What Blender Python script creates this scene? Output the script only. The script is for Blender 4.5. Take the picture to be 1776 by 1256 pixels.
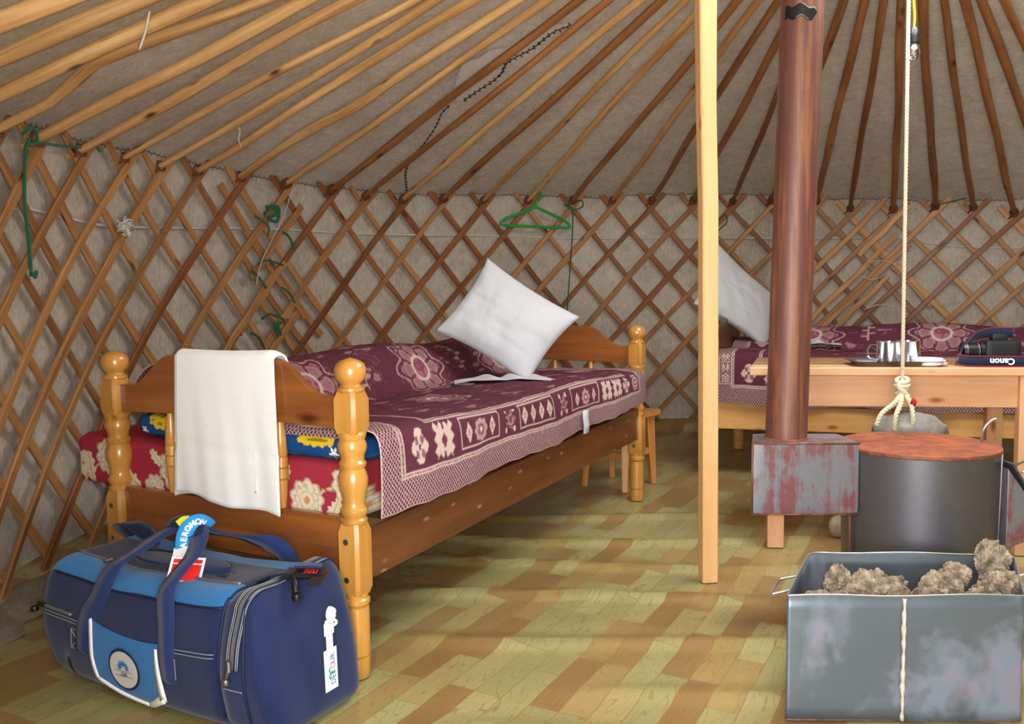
import bpy, math, random
import numpy as np
from math import pi, sin, cos, radians, hypot, atan2, degrees
from mathutils import Matrix, Vector
random.seed(7)
rng = np.random.default_rng(5)
scene = bpy.context.scene
COL = scene.collection
for o in list(bpy.data.objects):
    bpy.data.objects.remove(o)

# ------------------------------------------------------------------ camera, sky, lights, exposure
CH = 0.9432
cam_d = bpy.data.cameras.new('camera')
cam_d.sensor_fit = 'HORIZONTAL'; cam_d.sensor_width = 36.0
cam_d.lens = 1500.24 / 1776 * 36.0
cam_d.clip_start = 0.02
cam = bpy.data.objects.new('camera', cam_d); COL.objects.link(cam)
r_ = Vector((0.99991319, -0.00106695, -0.01313271)); u_ = Vector((0.01317598, 0.08096956, 0.99662948)); f_ = Vector((0, 0.99671600, -0.08097659))
M = Matrix.Identity(4)
for i in range(3):
    M[i][0] = r_[i]; M[i][1] = u_[i]; M[i][2] = -f_[i]
M[2][3] = CH
cam.matrix_world = M
scene.camera = cam

world = bpy.data.worlds.new('sky'); scene.world = world; world.use_nodes = True
wn = world.node_tree; wn.nodes['Background'].inputs[0].default_value = (0.93, 0.97, 1.0, 1); wn.nodes['Background'].inputs[1].default_value = 5.5

def lamp(name, kind, loc, energy, color=(1, 1, 1), rot=None, **kw):
    d = bpy.data.lights.new(name, kind); d.energy = energy; d.color = color
    for k, v in kw.items(): setattr(d, k, v)
    o = bpy.data.objects.new(name, d); COL.objects.link(o); o.location = loc
    if rot is not None: o.rotation_euler = rot
    return o
# the flash of the camera, just right of the lens
lamp('camera_flash', 'POINT', (0.055, 0.0, CH + 0.035), 46, (0.97, 0.98, 1.0), shadow_soft_size=0.012)
# daylight falling in through the open doorway behind the camera and through the crown opening
DOOR_AZ = radians(243.8)
door_day = lamp('doorway_daylight', 'AREA', (-0.16, -0.42, 0.95), 66, (0.97, 0.99, 1.0), shape='RECTANGLE', size=1.0, size_y=1.3)
door_day.rotation_euler = Vector((1.39 + .16, 2.82 + .42, 1.35)).to_track_quat('-Z', 'Y').to_euler()
crown_day = lamp('crown_daylight', 'AREA', (1.3, 2.5, 2.36), 45, (0.95, 0.98, 1.0), (0, 0, 0), shape='DISK', size=1.2)
vs = scene.view_settings
vs.view_transform = 'Standard'; vs.look = 'None'; vs.gamma = 1.0; vs.use_curve_mapping = False
vs.exposure = 0.06
scene.cycles.max_bounces = 8; scene.cycles.diffuse_bounces = 5
scene.cycles.sample_clamp_indirect = 6.0

# ------------------------------------------------------------------ helpers
def lin(h):
    h = h.lstrip('#'); c = [int(h[i:i + 2], 16) / 255 for i in (0, 2, 4)]
    return tuple((x / 12.92 if x <= .04045 else ((x + .055) / 1.055) ** 2.4) for x in c)
def L4(h): return (*lin(h), 1.0)

def tag(o, label=None, cat=None, group=None, kind=None):
    if label: o['label'] = label
    if cat: o['category'] = cat
    if group: o['group'] = group
    if kind: o['kind'] = kind
    return o
def empty(name, loc, rz=0.0, label=None, cat=None, group=None):
    o = bpy.data.objects.new(name, None); COL.objects.link(o)
    o.location = loc; o.rotation_euler = (0, 0, rz); o.empty_display_size = .05
    return tag(o, label, cat, group)
def copy_tree(o, parent=None):
    c = o.copy(); COL.objects.link(c)
    if parent is not None: c.parent = parent
    for ch in list(o.children): copy_tree(ch, c)
    return c

class MB:
    def __init__(s): s.v = []; s.f = []; s.uv = []; s.mi = []
    def add(s, verts, faces, uvs=None, m=0):
        b = len(s.v); s.v.extend([tuple(map(float, p)) for p in verts])
        for k, f in enumerate(faces):
            s.f.append([b + i for i in f]); s.mi.append(m)
            s.uv.append(uvs[k] if uvs is not None else [(0, 0)] * len(f))
    def grid(s, P, closeu=False, closev=False, uv=None, m=0, flip=False):
        P = np.asarray(P, float); nu, nv = P.shape[:2]
        if uv is None:
            du = np.zeros(nu); dv = np.zeros(nv)
            du[1:] = np.cumsum(np.linalg.norm(np.diff(P[:, nv // 2], axis=0), axis=1))
            dv[1:] = np.cumsum(np.linalg.norm(np.diff(P[nu // 2], axis=0), axis=1))
            uv = np.stack(np.meshgrid(du, dv, indexing='ij'), -1)
        fs = []; us = []
        for i in range(nu if closeu else nu - 1):
            for j in range(nv if closev else nv - 1):
                i2 = (i + 1) % nu; j2 = (j + 1) % nv
                q = [i * nv + j, i2 * nv + j, i2 * nv + j2, i * nv + j2]
                a = [tuple(uv[i][j]), tuple(uv[i2][j]), tuple(uv[i2][j2]), tuple(uv[i][j2])]
                if flip: q = q[::-1]; a = a[::-1]
                fs.append(q); us.append(a)
        s.add(P.reshape(-1, 3), fs, us, m)
    def sweep(s, rings, caps=True, m=0, closed_path=False):
        """rings: list of rings of points, path along first axis; uv u round, v along"""
        P = np.asarray(rings, float); nr, n = P.shape[:2]
        cen = P.mean(axis=1); dl = np.zeros(nr); dl[1:] = np.cumsum(np.linalg.norm(np.diff(cen, axis=0), axis=1))
        per = np.zeros(n + 1); r0 = P[nr // 2]; per[1:] = np.cumsum(np.linalg.norm(np.roll(r0, -1, 0) - r0, axis=1))
        fs = []; us = []
        for i in range(nr if closed_path else nr - 1):
            i2 = (i + 1) % nr
            for j in range(n):
                j2 = (j + 1) % n
                fs.append([i * n + j, i * n + j2, i2 * n + j2, i2 * n + j])
                l2 = dl[i2] if i2 else dl[i] + .01
                us.append([(per[j], dl[i]), (per[j + 1], dl[i]), (per[j + 1], l2), (per[j], l2)])
        if caps and not closed_path:
            fs.append(list(range(n))[::-1]); us.append([(per[k], dl[0]) for k in range(n)][::-1])
            fs.append([(nr - 1) * n + k for k in range(n)]); us.append([(per[k], dl[-1]) for k in range(n)])
        s.add(P.reshape(-1, 3), fs, us, m)
    def bar(s, a, b, w, h, up=(0, 0, 1), ch=.003, m=0, ends=None):
        """chamfered bar from a to b; w across, h along up"""
        a = np.array(a, float); b = np.array(b, float); d = b - a; d /= np.linalg.norm(d); up = np.array(up, float)
        x = np.cross(d, up)
        if np.linalg.norm(x) < 1e-6: x = np.cross(d, (1, 0, 0))
        x /= np.linalg.norm(x); z = np.cross(x, d)
        w2, h2 = w / 2, h / 2; c = min(ch, w2 * .9, h2 * .9)
        sec = [(-w2 + c, -h2), (w2 - c, -h2), (w2, -h2 + c), (w2, h2 - c), (w2 - c, h2), (-w2 + c, h2), (-w2, h2 - c), (-w2, -h2 + c)]
        e0, e1 = ends if ends else (1, 1)
        R_ = []
        for p, k in ((a, e0), (b, e1)):
            R_.append([p + x * u * k + z * v * k for u, v in sec])
        s.sweep(R_, m=m)
    def box(s, c, size, ch=.003, rz=0, m=0):
        """long axis gets the uv v direction"""
        c = np.array(c, float); sz = list(size); ax = int(np.argmax(sz)); E = np.eye(3)
        if rz:
            R_ = np.array([[cos(rz), -sin(rz), 0], [sin(rz), cos(rz), 0], [0, 0, 1]]); E = (R_ @ E.T).T
        d = E[ax]; up = E[2] if ax != 2 else E[1]
        wa = [i for i in range(3) if i != ax and not (i == 2 if ax != 2 else i == 1)][0]
        h = sz[2] if ax != 2 else sz[1]
        s.bar(c - d * sz[ax] / 2, c + d * sz[ax] / 2, sz[wa], h, up, ch, m)
    def tube(s, pts, r, n=10, m=0, closed=False, caps=True, flat=1.0, up=None):
        P = np.asarray(pts, float); N = len(P); rr = np.full(N, r) if np.isscalar(r) else np.asarray(r, float)
        T = np.zeros_like(P)
        for i in range(N):
            a = P[(i - 1) % N] if (closed or i > 0) else P[i]; b = P[(i + 1) % N] if (closed or i < N - 1) else P[i]
            T[i] = (b - a) / max(1e-9, np.linalg.norm(b - a))
        u = np.array(up if up is not None else ((0, 0, 1) if abs(T[0][2]) < .9 else (1, 0, 0)), float)
        rings = []
        for i in range(N):
            x = np.cross(T[i], u); x /= max(1e-9, np.linalg.norm(x)); y = np.cross(x, T[i])
            if up is None: u = y
            rings.append([P[i] + rr[i] * (x * cos(2 * pi * k / n) + y * flat * sin(2 * pi * k / n)) for k in range(n)])
        s.sweep(rings, caps=caps, m=m, closed_path=closed)
    def lathe(s, prof, n=24, o=(0, 0, 0), m=0, caps=True, sx=1, sy=1):
        rings = [[(o[0] + max(r, 1e-4) * cos(2 * pi * k / n) * sx, o[1] + max(r, 1e-4) * sin(2 * pi * k / n) * sy, o[2] + z) for k in range(n)] for r, z in prof]
        s.sweep(rings, caps=caps, m=m)
    def ribbon(s, pts, width, wdir, th=.003, m=0):
        """strap: centreline points, width, width direction (one or per point)"""
        P = np.asarray(pts, float); N = len(P); W = np.asarray(wdir, float)
        if W.ndim == 1: W = np.tile(W, (N, 1))
        ww = np.full(N, width) if np.isscalar(width) else np.asarray(width)
        rings = []
        for i in range(N):
            a = P[max(0, i - 1)]; b = P[min(N - 1, i + 1)]; t = (b - a) / max(1e-9, np.linalg.norm(b - a))
            w = W[i] - t * (W[i] @ t); w /= max(1e-9, np.linalg.norm(w)); nrm = np.cross(w, t)
            h = ww[i] / 2
            rings.append([P[i] - w * h - nrm * th / 2, P[i] + w * h - nrm * th / 2, P[i] + w * h + nrm * th / 2, P[i] - w * h + nrm * th / 2])
        s.sweep(rings, m=m)
    def prism(s, outline, depth, frame=lambda x, y, z: (x, y, z), m=0):
        """closed 2-D outline (x, z) extruded to +-depth/2 along y through frame()"""
        n = len(outline); A = [frame(x, -depth / 2, z) for x, z in outline]; B = [frame(x, depth / 2, z) for x, z in outline]
        uvs = [(z, x) for x, z in outline]
        fs = [list(range(n)), [n + i for i in range(n)][::-1]]; us = [uvs, uvs[::-1]]
        for i in range(n):
            j = (i + 1) % n; fs.append([i, n + i, n + j, j][::-1][::-1]); us.append([uvs[i], (uvs[i][0] + depth, uvs[i][1]), (uvs[j][0] + depth, uvs[j][1]), uvs[j]])
        s.add(A + B, fs, us, m)
    def build(s, name, mats, parent=None, smooth=False, origin=None, bevel=None, sub=0, solid=None, fix=True):
        me = bpy.data.meshes.new(name)
        off = np.array(origin if origin is not None else (0, 0, 0), float)
        V = np.array(s.v, float) - off
        me.from_pydata(V.tolist(), [], s.f)
        ul = me.uv_layers.new(name='UVMap')
        flat = [c for f in s.uv for p in f for c in p]
        ul.data.foreach_set('uv', np.array(flat, dtype=np.float32))
        mats = mats if isinstance(mats, (list, tuple)) else [mats]
        for mt in mats: me.materials.append(mt)
        me.polygons.foreach_set('material_index', s.mi)
        if smooth: me.polygons.foreach_set('use_smooth', [True] * len(s.f))
        me.update()
        if fix:
            import bmesh
            bm = bmesh.new(); bm.from_mesh(me); bmesh.ops.remove_doubles(bm, verts=bm.verts, dist=1e-5)
            bmesh.ops.recalc_face_normals(bm, faces=bm.faces); bm.to_mesh(me); bm.free()
        if smooth and smooth != True:
            try: me.set_sharp_from_angle(angle=radians(smooth))
            except Exception: pass
        o = bpy.data.objects.new(name, me); COL.objects.link(o)
        if parent is not None: o.parent = parent
        elif origin is not None: o.location = origin
        if bevel:
            b = o.modifiers.new('bevel', 'BEVEL'); b.width = bevel; b.segments = 2; b.limit_method = 'ANGLE'
        if solid:
            b = o.modifiers.new('solid', 'SOLIDIFY'); b.thickness = solid; b.offset = 0
        if sub:
            b = o.modifiers.new('sub', 'SUBSURF'); b.levels = sub; b.render_levels = sub
        return o

def spline(pts, n=8):
    """Catmull-Rom through points"""
    P = np.asarray(pts, float); Q = np.vstack([2 * P[0] - P[1], P, 2 * P[-1] - P[-2]]); out = []
    for i in range(1, len(Q) - 2):
        for k in range(n):
            t = k / n; a, b, c, d = Q[i - 1], Q[i], Q[i + 1], Q[i + 2]
            out.append(.5 * ((2 * b) + (c - a) * t + (2 * a - 5 * b + 4 * c - d) * t * t + (3 * b - a - 3 * c + d) * t ** 3))
    out.append(P[-1]); return np.array(out)

def sm(x, a, b):
    t = np.clip((np.asarray(x, float) - a) / (b - a), 0, 1); return t * t * (3 - 2 * t)
_ph = rng.uniform(0, 6.28, (40, 3))
def wob(x, y, f=1.0, seed=0, n=6):
    """smooth pseudo-random field, about -1..1"""
    x = np.asarray(x, float); y = np.asarray(y, float); r = 0
    for k in range(n):
        p = _ph[(seed * 7 + k) % 40]; a = p[2] + k; q = f * (1 + .45 * k)
        r = r + np.sin(q * (x * cos(a) + y * sin(a)) + p[0]) * np.sin(q * .8 * (y * cos(a) - x * sin(a)) + p[1]) / (1 + .4 * k)
    return r / 2.0

def set_col(o, cols):
    me = o.data; a = me.color_attributes.new('paint', 'FLOAT_COLOR', 'POINT')
    c = np.ones((len(me.vertices), 4), dtype=np.float32); c[:, :3] = cols; a.data.foreach_set('color', c.ravel())
def verts_of(o):
    me = o.data; v = np.zeros(len(me.vertices) * 3, dtype=np.float32); me.vertices.foreach_get('co', v); return v.reshape(-1, 3).astype(float)

# ------------------------------------------------------------------ materials
def mat(name):
    m = bpy.data.materials.new(name); m.use_nodes = True; nt = m.node_tree; b = nt.nodes['Principled BSDF']
    return m, nt, b
def N(nt, t, **kw):
    n = nt.nodes.new(t)
    for k, v in kw.items(): setattr(n, k, v)
    return n
def link(nt, a, b): nt.links.new(a, b)
def ramp(nt, fac, stops, interp='LINEAR'):
    r = N(nt, 'ShaderNodeValToRGB'); e = r.color_ramp.elements; r.color_ramp.interpolation = interp
    while len(e) > 1: e.remove(e[-1])
    e[0].position = stops[0][0]; e[0].color = stops[0][1]
    for p, c in stops[1:]:
        x = e.new(p); x.color = c
    link(nt, fac, r.inputs[0]); return r.outputs[0]
def mixc(nt, fac, a, b, mode='MIX'):
    n = N(nt, 'ShaderNodeMix', data_type='RGBA', blend_type=mode)
    for sock, v in ((n.inputs['Factor'], fac), (n.inputs[6], a), (n.inputs[7], b)):
        if hasattr(v, 'links') or hasattr(v, 'is_linked'): link(nt, v, sock)
        else: sock.default_value = v
    return n.outputs[2]
def mth(nt, op, a, b=None, c=None):
    n = N(nt, 'ShaderNodeMath', operation=op)
    for s_, v in zip(n.inputs, (a, b, c)):
        if v is None: continue
        if hasattr(v, 'is_linked'): link(nt, v, s_)
        else: s_.default_value = v
    return n.outputs[0]
def mapping(nt, src, scale=(1, 1, 1), rot=(0, 0, 0), loc=(0, 0, 0)):
    n = N(nt, 'ShaderNodeMapping'); n.inputs['Scale'].default_value = scale; n.inputs['Rotation'].default_value = rot; n.inputs['Location'].default_value = loc
    link(nt, src, n.inputs[0]); return n.outputs[0]
def noise(nt, vec, scale=5, detail=4, rough=.55, dist=0.0):
    n = N(nt, 'ShaderNodeTexNoise'); n.inputs['Scale'].default_value = scale; n.inputs['Detail'].default_value = detail
    n.inputs['Roughness'].default_value = rough; n.inputs['Distortion'].default_value = dist
    if vec is not None: link(nt, vec, n.inputs['Vector'])
    return n.outputs['Fac']
def bump(nt, b, h, strength=.3, dist=.002):
    n = N(nt, 'ShaderNodeBump'); n.inputs['Strength'].default_value = strength; n.inputs['Distance'].default_value = dist
    link(nt, h, n.inputs['Height']); link(nt, n.outputs[0], b.inputs['Normal'])

def wood(name, light, dark, rough=.5, grain=1.0, knots=True, vary=.25, coat=0.0, knotc='#5a2d12', knot_size=1.0):
    m, nt, b = mat(name)
    tc = N(nt, 'ShaderNodeTexCoord'); oi = N(nt, 'ShaderNodeObjectInfo')
    off = N(nt, 'ShaderNodeVectorMath', operation='ADD'); comb = N(nt, 'ShaderNodeCombineXYZ')
    for i in range(3): link(nt, mth(nt, 'MULTIPLY', oi.outputs['Random'], 13.7 + 7 * i), comb.inputs[i])
    link(nt, tc.outputs['UV'], off.inputs[0]); link(nt, comb.outputs[0], off.inputs[1])
    uv = off.outputs[0]
    n1 = noise(nt, mapping(nt, uv, (60 * grain, 3.2 * grain, 1)), 1.0, 5, .6, .4)
    n2 = noise(nt, mapping(nt, uv, (9, 1.3, 1)), 1.0, 3, .5, .8)
    f = mth(nt, 'ADD', mth(nt, 'MULTIPLY', n1, .5), mth(nt, 'MULTIPLY', n2, .5))
    c = ramp(nt, f, [(.33, L4(dark)), (.62, L4(light))])
    if knots:
        vo = N(nt, 'ShaderNodeTexVoronoi'); vo.inputs['Scale'].default_value = 1.0; vo.inputs['Randomness'].default_value = .9
        link(nt, mapping(nt, uv, (11 / knot_size, 4.2 / knot_size, 1)), vo.inputs['Vector'])
        k = ramp(nt, vo.outputs['Distance'], [(.05, (1, 1, 1, 1)), (.10, (.55, .55, .55, 1)), (.16, (0, 0, 0, 1))])
        c = mixc(nt, k, c, L4(knotc))
    v = mth(nt, 'ADD', mth(nt, 'MULTIPLY', oi.outputs['Random'], vary), 1 - vary * .5)
    c = mixc(nt, 1.0, c, v, 'MULTIPLY')
    link(nt, c, b.inputs['Base Color']); b.inputs['Roughness'].default_value = rough
    if coat: b.inputs['Coat Weight'].default_value = coat; b.inputs['Coat Roughness'].default_value = .18
    bump(nt, b, n1, .18, .001)
    return m

def plain(name, c, rough=.6, metal=0.0, vary=0.0, bumps=None, spec=None, nz=None):
    m, nt, b = mat(name); col = L4(c)
    b.inputs['Roughness'].default_value = rough; b.inputs['Metallic'].default_value = metal
    if spec is not None: b.inputs['Specular IOR Level'].default_value = spec
    tc = N(nt, 'ShaderNodeTexCoord')
    n = noise(nt, tc.outputs['Object'], nz or 30, 4)
    cc = mixc(nt, ramp(nt, n, [(.3, (0, 0, 0, 1)), (.7, (1, 1, 1, 1))]), tuple(x * (1 - vary) for x in col[:3]) + (1,), col)
    link(nt, cc, b.inputs['Base Color'])
    if bumps: bump(nt, b, noise(nt, tc.outputs['Object'], bumps[0], 3), bumps[1], .002)
    return m
def cloth(name, c, weave=900, strength=.25, rough=.9, vary=.08, sheen=.2):
    m, nt, b = mat(name); col = L4(c)
    tc = N(nt, 'ShaderNodeTexCoord'); n = noise(nt, tc.outputs['Object'], 12, 4)
    cc = mixc(nt, n, tuple(x * (1 - vary * 2) for x in col[:3]) + (1,), col); link(nt, cc, b.inputs['Base Color'])
    b.inputs['Roughness'].default_value = rough; b.inputs['Specular IOR Level'].default_value = .2; b.inputs['Sheen Weight'].default_value = sheen
    bump(nt, b, noise(nt, tc.outputs['Object'], weave, 2), strength, .001)
    return m
def painted(name, rough=.85, weave=700, net=None):
    m, nt, b = mat(name); a = N(nt, 'ShaderNodeAttribute', attribute_name='paint'); tc = N(nt, 'ShaderNodeTexCoord')
    c = a.outputs['Color']
    if net:
        # fine woven diamond net + diagonal thread hatching in the cover's own cloth coordinates
        am = N(nt, 'ShaderNodeAttribute', attribute_name='net')
        sx = N(nt, 'ShaderNodeSeparateXYZ'); link(nt, tc.outputs['UV'], sx.inputs[0])
        ds = []
        for sgn in (1, -1):
            s_ = mth(nt, 'ADD', sx.outputs[0], mth(nt, 'MULTIPLY', sx.outputs[1], sgn * .8))
            fr = mth(nt, 'FRACT', mth(nt, 'MULTIPLY', s_, 1 / .0125)); ds.append(mth(nt, 'GREATER_THAN', fr, .82))
        netf = mth(nt, 'MAXIMUM', ds[0], ds[1])
        dots = N(nt, 'ShaderNodeTexVoronoi'); dots.inputs['Scale'].default_value = 160; link(nt, tc.outputs['UV'], dots.inputs['Vector'])
        dn = mth(nt, 'MULTIPLY', mth(nt, 'LESS_THAN', dots.outputs['Distance'], .28), .45)
        netf = mth(nt, 'MAXIMUM', netf, dn)
        f = mth(nt, 'MULTIPLY', netf, am.outputs['Fac'])
        c = mixc(nt, f, c, L4('#c9b0aa'))
        hs = mth(nt, 'FRACT', mth(nt, 'MULTIPLY', mth(nt, 'ADD', sx.outputs[0], mth(nt, 'MULTIPLY', sx.outputs[1], .55)), 1 / .0052))
        h = mth(nt, 'MULTIPLY', mth(nt, 'GREATER_THAN', hs, .62), .30)
        c = mixc(nt, h, c, L4('#6a2c3c'))
    link(nt, c, b.inputs['Base Color']); b.inputs['Roughness'].default_value = rough; b.inputs['Specular IOR Level'].default_value = .2
    bump(nt, b, noise(nt, tc.outputs['UV'] if net else tc.outputs['Object'], weave, 2), .3, .001)
    return m

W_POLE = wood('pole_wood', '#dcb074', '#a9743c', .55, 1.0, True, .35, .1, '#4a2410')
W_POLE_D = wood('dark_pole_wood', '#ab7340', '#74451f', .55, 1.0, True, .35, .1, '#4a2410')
W_LATH_D = wood('dark_lath_wood', '#9c6234', '#693a1c', .6, 1.0, True, .4, .05, '#3c2010')
W_LATH = wood('lath_wood', '#bb8952', '#80532e', .6, 1.0, True, .4, .05, '#3c2010')
W_LATH_PALE = wood('pale_lath_wood', '#cf9f63', '#a06a3a', .6, 1.0, True, .3)
W_POST = wood('bed_post_wood', '#c98f40', '#a06a28', .28, .6, True, .06, .6, '#6e2a10')
W_PANEL = wood('bed_panel_wood', '#985826', '#6e3c18', .32, .7, True, .08, .4, '#4a1c08', 1.3)
W_RAIL = wood('bed_rail_wood', '#70401f', '#4c2812', .4, .7, True, .08, .3, '#9a7450', .5)
W_PINE = wood('pale_pine', '#dcaa7e', '#c68e60', .55, .55, True, .1, .1, '#8a4a26', 1.0)
W_PINE2 = wood('yellow_pine', '#d8a35c', '#bd8440', .5, .55, True, .1, .1, '#8a4418', .95)
W_PILLAR = wood('pillar_wood', '#e0b27c', '#cf9c62', .6, .5, True, .05, 0, '#a06838', .8)
W_TOP = wood('table_top_wood', '#9c7448', '#7c5632', .45, .8, True, .05, .15)
W_STOOL = wood('stool_wood', '#c78a48', '#9c6028', .45, .7, True, .2, .2)
W_DARK = wood('dark_wood', '#6d3a1c', '#4a2410', .45, .8, False, .1, .2)

def felt(name, light, dark, spots=True, fib=(1, 1, 1)):
    m, nt, b = mat(name); tc = N(nt, 'ShaderNodeTexCoord'); P = tc.outputs['Object']
    n1 = noise(nt, mapping(nt, P, fib), 90, 6, .75, .6); n2 = noise(nt, P, 2.2, 4, .6); n3 = noise(nt, mapping(nt, P, (1, 1, 1)), 14, 5, .6)
    f = mth(nt, 'ADD', mth(nt, 'MULTIPLY', n1, .5), mth(nt, 'ADD', mth(nt, 'MULTIPLY', n2, .25), mth(nt, 'MULTIPLY', n3, .25)))
    c = ramp(nt, f, [(.36, L4(dark)), (.62, L4(light))])
    if spots:
        s_ = ramp(nt, noise(nt, mapping(nt, P, (1, 1, 1), loc=(3, 1, 7)), 5, 5, .7), [(.70, (0, 0, 0, 1)), (.78, (1, 1, 1, 1))])
        c = mixc(nt, mth(nt, 'MULTIPLY', s_, .35), c, L4('#5d4a34'))
    link(nt, c, b.inputs['Base Color']); b.inputs['Roughness'].default_value = .95; b.inputs['Specular IOR Level'].default_value = .1
    bump(nt, b, mth(nt, 'ADD', n1, mth(nt, 'MULTIPLY', n3, 1.5)), .55, .004)
    return m
FELT_WALL = felt('wall_felt', '#d3c8b6', '#9b9081', True, (1, 1, .35))
FELT_ROOF = felt('roof_felt', '#e8dfcf', '#bbb09e', True, (.5, .5, .5))
SEAM = plain('seam_thread', '#3c352c', .9)

def rusty(name, base, rust, amount=.5, rough=.5, metal=.5, streak=True, rust2='#7a3a20', sc=1.0, sw=.6):
    m, nt, b = mat(name); tc = N(nt, 'ShaderNodeTexCoord'); P = tc.outputs['Object']
    s_ = noise(nt, mapping(nt, P, (16 * sc, 16 * sc, (1.6 if sw < .7 else .5) * sc) if streak else (6 * sc, 6 * sc, 6 * sc)), 1, 5, .65, .3)
    n = noise(nt, P, 9 * sc, 6, .7)
    f = mth(nt, 'ADD', mth(nt, 'MULTIPLY', s_, sw), mth(nt, 'MULTIPLY', n, 1 - sw))
    k = ramp(nt, f, [(.62 - amount * .3, (0, 0, 0, 1)), (.70 - amount * .3, (1, 1, 1, 1))])
    n2 = noise(nt, mapping(nt, P, (1, 1, .06 if sw > .7 else 1)), 30 * sc, 4, .6)
    rc = mixc(nt, ramp(nt, n2, [(.4, (0, 0, 0, 1)), (.62, (1, 1, 1, 1))]), L4(rust), L4(rust2))
    bc = mixc(nt, noise(nt, P, 4, 4), tuple(x * .7 for x in lin(base)) + (1,), L4(base))
    link(nt, mixc(nt, k, bc, rc), b.inputs['Base Color'])
    link(nt, mth(nt, 'MULTIPLY', mth(nt, 'SUBTRACT', 1, k), metal), b.inputs['Metallic'])
    b.inputs['Roughness'].default_value = rough
    bump(nt, b, n, .25, .002)
    return m
M_PIPE = rusty('rusty_pipe_metal', '#70483f', '#59302a', .66, .52, .4, True, '#80502e', 2.0, .85)
M_DRUM = rusty('dark_stove_metal', '#77757a', '#6d5350', .08, .38, .75, True, '#7a4030', .8)
M_LID = rusty('rust_lid_metal', '#74402c', '#9c5026', .75, .7, .1, False, '#763a24', .6)
M_FLUE = rusty('flue_box_metal', '#8c8c92', '#704a4a', .46, .4, .5, True, '#743c40', 1.4)
M_GALV = rusty('galvanised_metal', '#717c86', '#6a7480', .4, .4, .6, False, '#77717f', .55)
M_RIM = plain('bright_rim_metal', '#c4c1b8', .35, .8)
M_WELD = plain('weld_strip', '#c9c0b2', .7, .1, .4, nz=60)
M_WIRE = plain('steel_wire', '#c8c8c8', .3, .9)
M_STEEL = plain('polished_steel', '#d9d9dc', .12, 1.0)
M_TRAY = plain('tray_steel', '#b5b5b8', .25, .95)
M_BOLT = plain('bolt_metal', '#8a8580', .35, .9)
M_WHITE = cloth('white_cotton', '#c0c1c5', 500, .1, .9, .02)
M_TOWEL = cloth('white_terry', '#f2f0ec', 260, 1.0, .95, .02, .4)
M_CERAM = plain('white_ceramic', '#eeeeee', .2)
M_ROPE = cloth('pale_rope_fibre', '#cfc4a6', 700, .5)
M_CORD = cloth('white_cord_fibre', '#d4cfc2', 700, .4)
M_GREEN = cloth('green_cord_fibre', '#1c6a4a', 700, .4)
M_HANG = plain('green_plastic', '#12a548', .35)
M_LEATHER = plain('rawhide_tie', '#7a4426', .7, 0, .4, (60, .4))
M_YELLOW = plain('yellow_cable', '#d8b400', .4)
M_BLACK = plain('black_plastic', '#101012', .35)
M_BLACKM = plain('black_matte', '#0d0e12', .6)
M_REDP = plain('red_print', '#d81e20', .5)
M_NAVY = cloth('navy_canvas', '#1b2852', 900, .35, .75, .12)
M_NAVYD = cloth('dark_navy_canvas', '#141c38', 900, .35, .8, .12)
M_STRAP = cloth('navy_webbing', '#203262', 1200, .5, .7, .05)
M_SKY = cloth('light_blue_canvas', '#2a74b2', 900, .3, .75, .06)
M_THREAD = plain('grey_thread', '#9aa39a', .8)
M_PIPING = plain('navy_piping', '#101a40', .6)
M_ZIP = plain('zip_teeth', '#8c8c88', .4, .6)
M_REFL = plain('reflective_tape', '#ffffff', .35)
M_PAPER = plain('white_tag_card', '#f2f2f2', .5)
M_TAGBLUE = plain('blue_tag_paper', '#2e9be6', .45)
M_TAGRED = plain('red_tag_paper', '#e2231f', .45)
M_TAGYEL = plain('yellow_tag_paper', '#e8dc1e', .5)
M_TXTW = plain('white_print', '#ffffff', .5)
M_TXTB = plain('blue_print', '#1c50a8', .5)
M_TXTG = plain('green_print', '#1f9d68', .5)
M_TXTR = plain('red_ink', '#d8503c', .5)
M_TXTK = plain('dark_print', '#38383a', .5)
M_CREAM = plain('cream_thread', '#d3bdb4', .85)
M_BADGE = plain('badge_face', '#cfcac4', .5)
M_DARKB = plain('badge_ring', '#1b2450', .6)
M_STONE = plain('pale_stone', '#b5a58c', .9, 0, .35, (40, .8))
M_GSTONE = plain('grey_stone', '#8f8a82', .9, 0, .4, (40, .8))
M_DUNG = plain('dried_dung', '#b8a288', .95, 0, .85, (150, 1.0), nz=38)
M_CERD = plain('flower_dish', '#d8d0b0', .4)
P_CLOTH = painted('painted_cotton')
P_COVER = painted('woven_bedcover', net=True)
m, nt, b = mat('clear_glass'); b.inputs['Transmission Weight'].default_value = 1.0; b.inputs['Roughness'].default_value = .02; b.inputs['IOR'].default_value = 1.45
b.inputs['Base Color'].default_value = (1, 1, 1, 1); M_GLASS = m

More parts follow.
